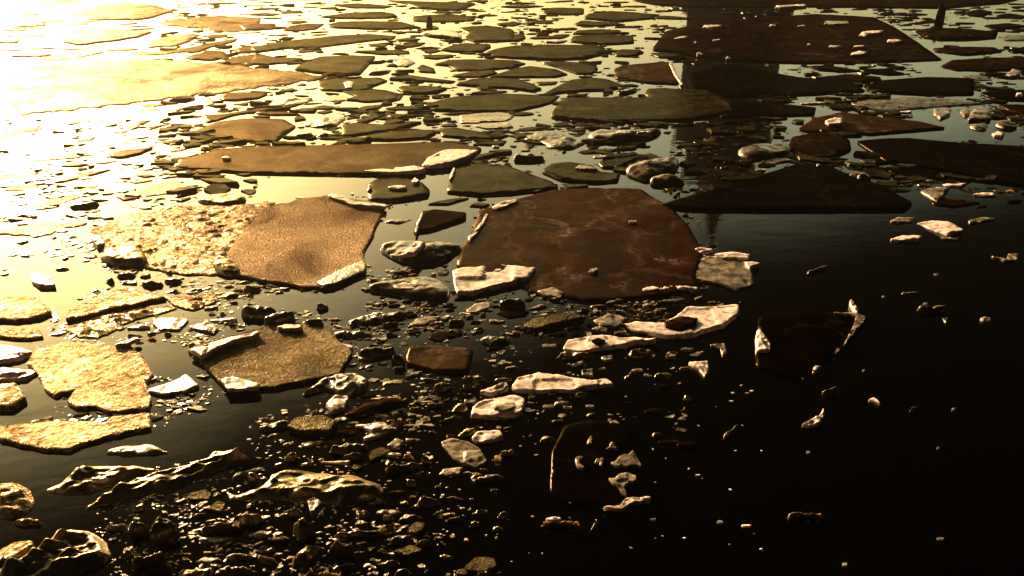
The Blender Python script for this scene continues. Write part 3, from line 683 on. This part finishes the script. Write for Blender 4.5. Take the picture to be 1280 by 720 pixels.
SEED = [0]
def relief(kind, P, d, dmax, h, seed, rmin):
    """height of the top over the water for points at distance d from the edge"""
    out = np.zeros(len(P))
    for i, (p, e) in enumerate(zip(P, d)):
        s = Vector((p[0], p[1], seed*3.1))
        t = min(1.0, e/max(dmax, 1e-6))
        if kind in 'dgkbxo':
            b = min(.4*dmax, .5*h)
            u = min(1, e/b) if b > 0 else 1
            z = h*(.86 + .14*math.sqrt(u*(2 - u)))
            z += h*.25*noise.fractal(s*1.6/max(rmin, .2), 1, 2, 3)*u
            if kind in 'gko': z += h*.10*noise.fractal(s*14, .8, 2.1, 4)*u
            else: z += h*.06*noise.fractal(s*7, .8, 2.1, 3)*u
        elif kind in 'wp':
            u = min(1, e/(.15*dmax)) if dmax > 0 else 1
            z = h*(.75 + .15*u)
            z += h*.3*noise.fractal(s*1.5/max(rmin, .12), .9, 2.1, 5)
            z += h*.3*(noise.cell(s*2.2/max(rmin, .12)) - .5)*u
        elif kind == 'c':
            q = math.sqrt(max(0, t*(2 - t)))
            q = q**.65
            z = h*(.14 + .75*q)
            z += h*.38*noise.fractal(s*1.5/max(rmin, .1), .9, 2.1, 4)*q
        elif kind == 'l':                       # melted, flat backed
            u = min(1, e/(.45*dmax)) if dmax > 0 else 1
            u = u*u*(3 - 2*u)
            z = h*(.16 + .5*u)
            z += h*.8*noise.fractal(Vector((s.x*1.0 + s.y*.5, s.y*2.2 - s.x*.6, s.z))*1.5/max(rmin, .2), .9, 2.1, 3)*u*u
        elif kind == 's':                       # refrozen slush: ridges across the light
            u = min(1, e/.08)
            z = h*(.45 + .2*u)
            z += h*1.5*max(0, noise.ridged_multi_fractal(Vector((p[0]*3.0 + p[1]*1.2, p[1]*8 - p[0]*2.2, seed)), .9, 2.2, 4, 1.0, 2.0) - .7)*.55*u
            z += h*.35*noise.fractal(s*12, .8, 2.1, 4)*u
        else:                                   # rubble
            q = math.sqrt(max(0, t*(2 - t)))
            z = h*(.14 + .5*q)
            z += h*.5*(noise.ridged_multi_fractal(s*1.8/max(rmin, .12), .9, 2.2, 4, 1.0, 2.0) - .9)*.6*q
            z += h*.3*noise.fractal(s*9, .8, 2.1, 4)*q
        out[i] = max(z, h*.12)
    return out

def slab_mesh(outline, kind, h, base, nin, seed, tilt=(0, 0), bottom=None, closed=False):
    """outline (world xy, ccw) -> verts, faces of a floating piece with a real top, sides and skirt"""
    A = np.array(outline)
    cen = A.mean(0)
    xmin, ymin = A.min(0); xmax, ymax = A.max(0)
    rnd = random.Random(seed)
    area = abs(sum(p[0]*q[1] - q[0]*p[1] for p, q in zip(outline, outline[1:] + outline[:1])))/2
    g = math.sqrt(max(area, 1e-8)/nin)
    xs = np.arange(xmin, xmax + g, g); ys = np.arange(ymin, ymax + g, g)
    X, Y = np.meshgrid(xs, ys)
    X = X + np.array([[rnd.uniform(-.33, .33)*g for _ in xs] for _ in ys])
    Y = Y + np.array([[rnd.uniform(-.33, .33)*g for _ in xs] for _ in ys])
    P = np.stack([X[inside(outline, X, Y)], Y[inside(outline, X, Y)]], 1)
    if len(P):
        d = edge_dist(outline, P)
        keep = d > g*.35
        P, d = P[keep], d[keep]
    else:
        P = np.zeros((0, 2)); d = np.zeros(0)
    dmax = max(float(d.max()) if len(d) else 0, g*.8)
    n = len(outline)
    s = 1.0/max(xmax - xmin, ymax - ymin)
    vin = [Vector(((x - cen[0])*s, (y - cen[1])*s)) for x, y in list(outline) + [tuple(p) for p in P]]
    r = delaunay_2d_cdt(vin, [(i, (i+1) % n) for i in range(n)], [], 1, 1e-7)
    ov, oe, of, iv = r[0], r[1], r[2], r[3]
    PT = np.array([(v.x/s + cen[0], v.y/s + cen[1]) for v in ov])
    orig = [min(l) if l else -1 for l in iv]
    ed = edge_dist(outline, PT)
    z = relief(kind, PT, ed, dmax, h, seed, math.sqrt(area))
    z = z + base + (PT[:, 0] - cen[0])*tilt[0] + (PT[:, 1] - cen[1])*tilt[1]
    z = np.maximum(z, (base if base else 0) + .004)
    verts = [(x, y, q) for (x, y), q in zip(PT, z)]
    faces = [tuple(f) for f in of]
    # sides: follow the real boundary edges of the triangulation
    cnt = {}
    for f in faces:
        for a, b in zip(f, f[1:] + f[:1]):
            cnt[(a, b)] = cnt.get((a, b), 0) + 1
    bd = [(a, b) for (a, b) in cnt if (b, a) not in cnt]
    low, mid = {}, {}
    zb = (base - .012) if base else -.03
    for a, b in bd:
        for v in (a, b):
            if v not in low:
                x, y, q = verts[v]
                dx, dy = x - cen[0], y - cen[1]; L = math.hypot(dx, dy) or 1
                o = min(.25*h, .03*L + .002)*(.4 + noise.noise(Vector((x*30, y*30, seed))))
                mid[v] = len(verts); verts.append((x + dx/L*o, y + dy/L*o, zb + (q - zb)*.55))
                low[v] = len(verts); verts.append((x - dx/L*o*.5, y - dy/L*o*.5, zb))
    for a, b in bd:
        faces.append((b, a, mid[a], mid[b])); faces.append((mid[b], mid[a], low[a], low[b]))
    return verts, faces, cen

NAME = {'h': 'frosted_ice_floe', 'o': 'frosted_ice_floe', 's': 'slushy_ice_floe', 'l': 'melted_ice_chunk', 'x': 'ice_floe', 'd': 'ice_floe', 'b': 'ice_floe', 'g': 'frosted_ice_floe', 'k': 'grainy_ice_floe', 'w': 'pale_ice_plate', 'p': 'clear_ice_sheet', 'c': 'ice_chunk', 'r': 'ice_rubble_mound'}
CAT = {'h': 'ice floe', 'o': 'ice floe', 's': 'ice floe', 'l': 'ice chunk', 'x': 'ice floe', 'd': 'ice floe', 'b': 'ice floe', 'g': 'ice floe', 'k': 'ice floe', 'w': 'ice slab', 'p': 'ice sheet', 'c': 'ice chunk', 'r': 'ice mound'}
GRP = {'h': 'frosted floes in the sun glare', 'o': 'frosted floes in the sun glare', 's': 'frosted floes in the sun glare', 'l': 'melted ice chunks', 'x': 'dark wet floes adrift on the river', 'd': 'dark wet floes adrift on the river', 'b': 'dark wet floes adrift on the river', 'g': 'frosted floes in the sun glare', 'k': 'grainy olive ice pieces',
       'w': 'pale lit ice slabs', 'p': 'thin clear ice sheets', 'c': 'rounded ice chunks', 'r': 'rough rubble mounds of ice'}

occ = np.zeros((720, 1280), np.uint8)
YY, XX = np.mgrid[0:720, 0:1280]
def stamp(poly, v=1):
    xs = [p[0] for p in poly]; ys = [p[1] for p in poly]
    x0, x1 = max(0, int(min(xs))), min(1279, int(max(xs)) + 1); y0, y1 = max(0, int(min(ys))), min(719, int(max(ys)) + 1)
    if x1 <= x0 or y1 <= y0: return
    occ[y0:y1+1, x0:x1+1][inside(poly, XX[y0:y1+1, x0:x1+1] + .5, YY[y0:y1+1, x0:x1+1] + .5)] = v

def build(name, kind, px_poly, h, base, parent=None, smooth_k=1, seed=None, tilt=None, m=None):
    SEED[0] += 1
    mk = kind[-1]; kind = kind[0]
    if kind == 'h': kind = 'g'
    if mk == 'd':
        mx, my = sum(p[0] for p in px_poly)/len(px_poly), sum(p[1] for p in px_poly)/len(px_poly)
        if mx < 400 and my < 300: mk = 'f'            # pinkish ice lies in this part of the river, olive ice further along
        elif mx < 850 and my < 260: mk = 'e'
    if kind == 'w': h = min(h, .014 + h*.2)
    if kind == 'p': h = min(h, .008 + h*.25)
    if kind in 'cr': h *= .7
    if kind in 'dgkbxos': h *= .38
    if base < .1: base *= .55
    seed = SEED[0] if seed is None else seed
    rnd = random.Random(seed*7 + 1)
    ys = [p[1] for p in px_poly]; xs = [p[0] for p in px_poly]
    y0, y1 = min(ys), max(ys); span = max(max(xs) - min(xs), (y1 - y0)*1.5)
    p = chaikin(px_poly, 1, .2) if parent and mk == 'p' else chaikin(px_poly, 2 if kind == 'c' else 1, .25 if kind == 'c' else (.06 if kind in 'wp' else .09 if span < 90 else .05))
    step = max(1.6, min(4.0, span/28))
    p = densify(p, step, .4 if kind in 'dbx' and span > 30 else min(2.6, .2*step + .06*span/8) if kind in 'wp' else min(2.6, .22*step + .05*span/8) if kind in 'gkosl' else min(1.3, .12*step + .03*span/8), seed)
    thick = kind in 'crl'
    wp = []
    for x, y in p:
        z = base
        if thick: z = base + h*(.4 if kind == 'l' else .7)*(y1 - y)/max(y1 - y0, 1)
        elif kind != 'p': z = base + h*.8*(y1 - y)/max(y1 - y0, 1) if (y1 - y0) < 12 else base + h*.5
        g = ground(x, y, z); wp.append((g.x, g.y))
    wp = clean(wp)
    area_px = span*(y1 - y0)
    nin = int(min(2600, max(30, area_px/6 if kind in 'wpcrgkbsol' else area_px/18)))
    if tilt is None:
        if kind == 'w' and not parent: tilt = (rnd.uniform(.0, .07), -rnd.uniform(.02, .10))
        elif kind in 'dgkbxo' and not parent: tilt = (rnd.uniform(-.004, .004), rnd.uniform(-.004, .004))
        else: tilt = (0, 0)
    hh = h*(rnd.uniform(.9, 1.15) if not parent else 1)
    v, f, cen = slab_mesh(wp, kind, hh, base, nin, seed, tilt)
    if parent:
        return mesh_obj(name, v, f, m or M[mk], parent)
    v = [(a - cen[0], b - cen[1], c) for a, b, c in v]
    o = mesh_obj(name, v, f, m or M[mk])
    o.location = (cen[0], cen[1], 0)
    return o

# ------------------------------------------------------------------ the setting
def sheet(name, pts, m, z):
    o = mesh_obj(name, [(x, y, z) for x, y in pts], [tuple(range(len(pts)))], m, smooth=False)
    o['kind'] = 'structure'
    return o
sheet('river_water', [(-1500, -200), (1500, -200), (1500, 2500), (-1500, 2500)], M['water'], 0)

# ------------------------------------------------------------------ traced ice
things = []            # [object, kind, px polygon, text, short, is_auto]
by_text = {}
for line in TRACED.strip().splitlines():
    kind, crop, pts, text, short, h, base = [s.strip() for s in line.split('|')]
    poly = parse(crop, pts)
    auto = text.endswith('~'); text = text.rstrip('~')
    if short.startswith('>'):                 # frozen fast to another piece: a part of it
        par, nm = short[1:].split(':')
        o = build(nm, kind, poly, float(h), float(base), parent=by_text[par]); o['label'] = text
        continue
    o = build(NAME[kind[0]], kind, poly, float(h), float(base))
    o['category'] = CAT[kind[0]]; o['group'] = GRP[kind[0]]; o['kind'] = 'thing'
    stamp(poly)
    things.append([o, kind, poly, text, short, auto, float(base)])
    if short: by_text[short] = o

for line in PARTS.strip().splitlines():
    par, name, kind, crop, pts, base, h, text = [s.strip() for s in line.split('|')]
    o = build(name, kind, parse(crop, pts), float(h), float(base), parent=by_text[par])
    if text: o['label'] = text

# stretches of open water the photograph shows clear
for q in ('P|8,326 60,320 125,330 150,352 100,372 85,395 60,380 20,372', 'P|165,430 225,428 240,450 262,485 235,475 190,470', 'P|0,560 60,562 140,545 200,535 290,495 400,482 400,500 330,520 290,550 240,570 130,590 60,605 20,590',
          'P|330,222 460,220 535,220 560,208 560,250 500,250 410,240 330,250', 'P|452,318 490,260 550,245 600,250 590,285 570,330 490,335 470,345', 'P|640,230 700,190 830,235 835,258 720,232', 'P|340,370 440,362 470,372 440,400 350,385',
          'P|1060,160 1180,140 1270,150 1275,170 1100,180 1075,215', 'P|1170,38 1280,48 1280,60 1150,55', 'P|780,185 840,165 850,175 830,200', 'P|60,330 140,340 130,352 60,350', 'P|870,262 1280,262 1280,330 930,330', 'P|20,610 70,560 300,545 310,560 230,580 70,600'):
    stamp(parse('P', q[2:]))
# ------------------------------------------------------------------ smaller ice between the traced pieces
def blob(cx, cy, r, asp, rot, n, rnd, jag):
    o = []
    ph = rnd.uniform(0, 6.28)
    for i in range(n):
        a = i/n*2*math.pi + rnd.uniform(-.25, .25)
        q = r*(1 + jag*rnd.uniform(-1, 1) + .15*math.sin(2*a + ph))
        x, y = q*math.cos(a)*asp, q*math.sin(a)/asp
        o.append((cx + x*math.cos(rot) - y*math.sin(rot), cy + x*math.sin(rot) + y*math.cos(rot)))
    return o

def scatter(count, region, kinds, rad, h, rnd, gap, words, tries=60, jag=.30, need=None):
    made = 0
    for _ in range(count*tries):
        if made >= count: break
        x = rnd.uniform(region[0], region[2]); y = rnd.uniform(region[1], region[3])
        if need and rnd.random() > need(x, y): continue
        g = ground(x, y)
        r = rad[0]*(rad[1]/rad[0])**rnd.random()
        wpoly = blob(g.x, g.y, r, rnd.uniform(1.05, 1.6), rnd.uniform(-.2, .6), rnd.choice((5, 6, 7, 8)), rnd, jag*rnd.uniform(.6, 1.6))
        poly = [to_px(*p) for p in wpoly]
        xs = [p[0] for p in poly]; ys = [p[1] for p in poly]
        x0, x1 = max(0, int(min(xs)) - gap), min(1279, int(max(xs)) + gap); y0, y1 = max(0, int(min(ys))), min(719, int(max(ys)) + 1)
        if x1 <= x0 or y1 <= y0 or occ[y0:y1+1, x0:x1+1].mean() > .10: continue
        kind = rnd.choice(kinds)
        o = build(NAME[kind], kind, poly, h*rnd.uniform(.6, 1.3), 0)
        o['category'] = CAT[kind]; o['group'] = GRP[kind]; o['kind'] = 'thing'
        stamp(poly)
        sz = max(xs) - min(xs)
        ar = sz/max(max(ys) - min(ys), 1)
        look = {'d': words, 's': 'slushy', 'h': 'glazed', 'g': 'frosty', 'k': 'grainy olive', 'w': 'pale', 'p': 'clear', 'c': 'rounded', 'l': 'melted', 'r': 'knobbly'}[kind]
        size = 'tiny' if sz < 9 else 'small' if sz < 18 else 'middling' if sz < 34 else 'broad'
        shape = 'sliver' if ar > 6 else 'strip' if ar > 4 else 'oval' if ar > 2.5 else 'nub'
        noun = {'d': 'floe', 's': 'floe', 'h': 'floe', 'g': 'floe', 'k': 'floe', 'w': 'flake', 'p': 'flake', 'c': 'lump', 'l': 'lump', 'r': 'lump'}[kind]
        things.append([o, kind, poly, f'{size} {look} {shape} ice {noun}', '', True, 0])
        made += 1
    return made

rnd = random.Random(5)
C = []
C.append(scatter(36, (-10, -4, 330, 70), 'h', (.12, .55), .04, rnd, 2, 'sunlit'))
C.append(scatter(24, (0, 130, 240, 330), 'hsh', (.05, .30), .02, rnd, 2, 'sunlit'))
C.append(scatter(46, (300, -4, 860, 40), 'd', (.12, .5), .045, rnd, 1, 'brown'))
C.append(scatter(40, (250, 30, 860, 190), 'ddc', (.05, .28), .035, rnd, 1, 'dark'))
C.append(scatter(36, (960, 4, 1290, 60), 'd', (.1, .4), .045, rnd, 1, 'dark'))
C.append(scatter(34, (850, 80, 1290, 260), 'ddcw', (.04, .2), .04, rnd, 1, 'black'))
C.append(scatter(40, (440, 170, 860, 420), 'dcdp', (.03, .13), .035, rnd, 1, 'dark'))
C.append(scatter(34, (110, 330, 470, 470), 'clwp', (.02, .06), .035, rnd, 1, 'dark'))
C.append(scatter(56, (430, 370, 860, 560), 'cdldrdlp', (.02, .075), .035, rnd, 1, 'dark'))
C.append(scatter(60, (150, 560, 640, 722), 'lcrlrkl', (.02, .075), .045, rnd, 1, 'dark'))
C.append(scatter(30, (300, 300, 640, 560), 'pdl', (.02, .07), .02, rnd, 1, 'dark'))
C.append(scatter(14, (720, 300, 1270, 700), 'w', (.008, .02), .02, rnd, 2, 'dark'))

# ------------------------------------------------------------------ labels that single out
land = [t for t in things if t[4]]
for t in things:
    xs = [p[0] for p in t[2]]; ys = [p[1] for p in t[2]]
    t.append(((min(xs) + max(xs))/2, (min(ys) + max(ys))/2))
def relation(t):
    cx, cy = t[7]
    best = None
    for l in land:
        if l[0] is t[0]: continue
        xs = [p[0] for p in l[2]]; ys = [p[1] for p in l[2]]
        dx = max(min(xs) - cx, 0, cx - max(xs)); dy = max(min(ys) - cy, 0, cy - max(ys))
        d = math.hypot(dx, dy*2.2)
        if best is None or d < best[0]: best = (d, dx*(1 if cx > max(xs) else -1), dy*(1 if cy > max(ys) else -1), l)
    d, dx, dy, l = best
    if abs(dx) < 1 and abs(dy) < 1:
        lx, ly = l[7]
        w = 'beside'
        ww = max(p[0] for p in l[2]) - min(p[0] for p in l[2])
        if abs(cx - lx) < ww*.2: w = 'just behind' if cy < ly else 'just before'
        else: w = 'close by the left of' if cx < lx else 'close by the right of'
    elif abs(dx) > 2*abs(dy): w = 'left of' if dx < 0 else 'right of'
    elif abs(dy)*2 > abs(dx)*2 and abs(dx) < 4: w = 'behind' if dy < 0 else 'in front of'
    else: w = ('behind and ' if dy < 0 else 'in front and ') + ('left of' if dx < 0 else 'right of')
    return w, l
pool = {}
for t in things:
    if t[5]:
        w, l = relation(t)
        pool.setdefault(f'{t[3]} {w} the {l[4]}', []).append((t, l))
    else:
        pool.setdefault(t[3], []).append((t, None))
ORD = ['nearest', 'second nearest', 'third nearest', 'fourth nearest', 'fifth nearest', 'sixth nearest', 'seventh nearest', 'eighth nearest']
for text, lst in pool.items():
    if len(lst) == 1:
        lst[0][0][0]['label'] = text
        continue
    lst.sort(key=lambda e: math.dist(e[0][7], e[1][7]) if e[1] else 0)
    for k, (t, l) in enumerate(lst):
        o, nm = (ORD[k] if k < 8 else 'farthest' if k == len(lst) - 1 else 'farther'), t[3]
        t[0]['label'] = f'{o} {text}'.replace('nearest nearest', 'nearest')

# ------------------------------------------------------------------ slush: bits too small and too many to count
def bits(name, n, region, size, hh, seed, m, need=None, avoid=True):
    rnd = random.Random(seed)
    V, Fc = [], []
    k = 0
    for _ in range(n*20):
        if k >= n: break
        x = rnd.uniform(region[0], region[2]); y = rnd.uniform(region[1], region[3])
        if avoid and 0 <= x < 1280 and 0 <= y < 720 and occ[int(y), int(x)]: continue
        if need and rnd.random() > need(x, y): continue
        g = ground(x, y)
        r = size[0]*(size[1]/size[0])**(rnd.random()**1.7)
        q = rnd.choice((4, 5, 5, 6)); tx, ty = rnd.uniform(-.25, .35), rnd.uniform(-.45, .2); b = len(V); a0 = rnd.uniform(0, 6.28); s1 = rnd.uniform(.8, 1.8); ro = rnd.uniform(-.5, .5)
        ring = []
        for i in range(q):
            a = a0 + (i + rnd.uniform(-.28, .28))/q*6.283; rr = r*rnd.uniform(.55, 1.3)
            ex, ey = rr*math.cos(a)*s1, rr*math.sin(a)/s1
            ring.append((ex*math.cos(ro) - ey*math.sin(ro), ex*math.sin(ro) + ey*math.cos(ro)))
        for ex, ey in ring: V.append((g.x + ex*1.1, g.y + ey*1.1, -.004))
        zt = r*hh*rnd.uniform(.5, 1.0)
        for ex, ey in ring: V.append((g.x + ex, g.y + ey, max(.001, zt + (ex*tx + ey*ty)*min(1, hh*1.6) + zt*rnd.uniform(-.15, .15))))
        V.append((g.x, g.y, max(.002, zt*rnd.uniform(.95, 1.2))))
        for i in range(q):
            j = (i+1) % q
            Fc.append((b+i, b+j, b+q+j, b+q+i)); Fc.append((b+q+i, b+q+j, b+2*q))
        k += 1
    o = mesh_obj(name, V, Fc, m, smooth=False)
    o['kind'] = 'stuff'
    return o
def clump(x, y, s=60, t=.1):
    return noise.fractal(Vector((x/s, y/s*2.2, 3.3)), .8, 2.1, 4) > t
bits('slush_ice', 300, (380, 330, 860, 540), (.006, .03), .3, 31, M['p'], lambda x, y: clump(x, y, 70, .12) and 1 or .03)
bits('slush_ice', 1300, (60, 320, 560, 540), (.005, .035), .35, 21, M['c'], lambda x, y: clump(x, y) and 1 or .12)
bits('slush_ice', 650, (120, 570, 640, 726), (.005, .02), .7, 22, M['r'], lambda x, y: (clump(x, y, 50, .0) and 1 or .2)*max(0, 1 - max(0, x - 380)/240))
bits('slush_ice', 1100, (0, 150, 460, 345), (.010, .06), .3, 23, M['c'], lambda x, y: clump(x, y, 50, .0) and 1 or .15)
bits('slush_ice', 2600, (200, -5, 1285, 240), (.02, .16), .22, 24, M['e'], lambda x, y: clump(x, y, 50, .05) and 1 or .1)
bits('slush_ice', 450, (440, 180, 900, 420), (.008, .03), .9, 25, M['c'], lambda x, y: clump(x, y, 50, .05) and 1 or .1)
bits('frost_crumbs', 130, (150, 560, 640, 722), (.004, .012), .7, 27, M['w'], lambda x, y: (clump(x, y, 45, .0) and 1 or .1)*max(0, 1 - max(0, x - 400)/300))
bits('frost_crumbs', 200, (90, 330, 480, 560), (.004, .014), .7, 28, M['w'], lambda x, y: clump(x, y, 45, .0) and 1 or .1)
bits('frost_crumbs', 80, (420, 370, 960, 700), (.004, .011), .7, 26, M['w'], lambda x, y: clump(x, y, 45, .0) and 1 or .1)

# the drift goes on past both sides of the frame
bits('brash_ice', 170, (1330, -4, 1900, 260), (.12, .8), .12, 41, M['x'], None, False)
bits('brash_ice', 150, (-560, -4, -60, 420), (.08, .6), .12, 42, M['h'], None, False)

# ------------------------------------------------------------------ far bank and the tower whose reflection crosses the ice
def bank():
    n = 60; V, Fc = [], []
    for i in range(n + 1):
        x = -1500 + 3000*i/n
        y0 = 34 + 2*noise.noise(Vector((x*.01, 0, 0)))
        for (dy, z) in ((0, -.1), (2, .5), (8, 1.0), (60, 1.6), (1800, 2.5)):
            V.append((x, y0 + dy, z + .25*noise.noise(Vector((x*.05, dy, 2)))*(1 if z > 0 else 0)))
    for i in range(n):
        for j in range(4):
            a = i*5 + j; Fc.append((a, a+5, a+6, a+1))
    o = mesh_obj('river_bank', V, Fc, M['earth']); o['kind'] = 'structure'
if TOWER: bank()
def ring_solid(name, m, parent, prof, n=4, rot=math.pi/4, cx=0, cy=0):
    """stack of rings (half-width, z) around the tower's axis"""
    V, Fc = [], []
    k = math.sqrt(2) if n == 4 else 1
    for (r, z) in prof:
        for i in range(n):
            a = rot + i/n*2*math.pi
            V.append((cx + r*k*math.cos(a), cy + r*k*math.sin(a), z))
    for j in range(len(prof) - 1):
        for i in range(n):
            Fc.append((j*n + i, j*n + (i+1) % n, (j+1)*n + (i+1) % n, (j+1)*n + i))
    Fc.append(tuple(range(n))[::-1]); Fc.append(tuple((len(prof)-1)*n + i for i in range(n)))
    me = bpy.data.meshes.new(name); me.from_pydata(V, [], Fc); me.update(); me.materials.append(m)
    o = bpy.data.objects.new(name, me); col.objects.link(o)
    o.parent = parent
    return o
if TOWER:
    D, AZ = 40.0, math.atan2(265, 991)
    t = bpy.data.objects.new('bell_tower', None); col.objects.link(t)
    t.location = (D*math.sin(AZ), D*math.cos(AZ), .5); t.rotation_euler = (0, 0, -AZ)
    t['label'] = 'dark stone bell tower on the far bank mirrored down the ice'; t['category'] = 'tower'
    hw = 2.1
    ring_solid('shaft', M['stone'], t, [(hw + .25, -1), (hw + .25, 1.0), (hw, 1.2), (hw, 4.3), (hw + .12, 4.4), (hw + .12, 4.6), (hw, 4.7), (hw, 6.6), (hw + .2, 6.8), (hw + .2, 7.1)])
    bf = ring_solid('belfry', M['stone'], t, [(hw - .5, 7.1), (hw - .5, 8.6), (hw - .3, 8.75), (hw - .3, 8.95)])
    for k in range(4):
        a = k*math.pi/2
        ring_solid('belfry_opening', M['louvre'], bf, [(.4, 7.35), (.4, 8.15), (.25, 8.4)], 4, cx=(hw - .88)*math.cos(a), cy=(hw - .88)*math.sin(a))
        ring_solid('window', M['louvre'], t, [(.25, 5.1), (.25, 6.0), (.12, 6.2)], 4, cx=(hw - .22)*math.cos(a), cy=(hw - .22)*math.sin(a))
    ring_solid('lantern', M['stone'], t, [(1.0, 8.95), (1.0, 10.1), (1.15, 10.2), (1.15, 10.4)], 8, math.pi/8)
    sp = ring_solid('spire', M['slate'], t, [(.95, 10.4), (.75, 10.8), (.38, 11.2), (.28, 11.9), (.05, 12.7)], 8, math.pi/8)
    ring_solid('finial', M['slate'], sp, [(.04, 12.65), (.12, 12.85), (.04, 13.0)], 8)
if HAZE:
    m = bpy.data.materials.new('river_haze'); m.use_nodes = True
    nt = m.node_tree; nt.nodes.remove(nt.nodes['Principled BSDF'])
    pv = nd(nt, 'ShaderNodeVolumePrincipled'); pv.inputs['Color'].default_value = (1, .9, .75, 1)
    pv.inputs['Density'].default_value = HAZE; pv.inputs['Anisotropy'].default_value = HAZE_G
    nt.links.new(pv.outputs[0], nt.nodes['Material Output'].inputs['Volume'])
    x0, x1, y0, y1, z0, z1 = -1600, 1600, -300, 2600, -2, 14.5
    V = [(x, y, z) for z in (z0, z1) for y in (y0, y1) for x in (x0, x1)]
    o = mesh_obj('haze', V, [(0, 2, 3, 1), (4, 5, 7, 6), (0, 1, 5, 4), (2, 6, 7, 3), (0, 4, 6, 2), (1, 3, 7, 5)], m, smooth=False)
    o['kind'] = 'stuff'
print('SCATTERED', C, 'things', len(things))
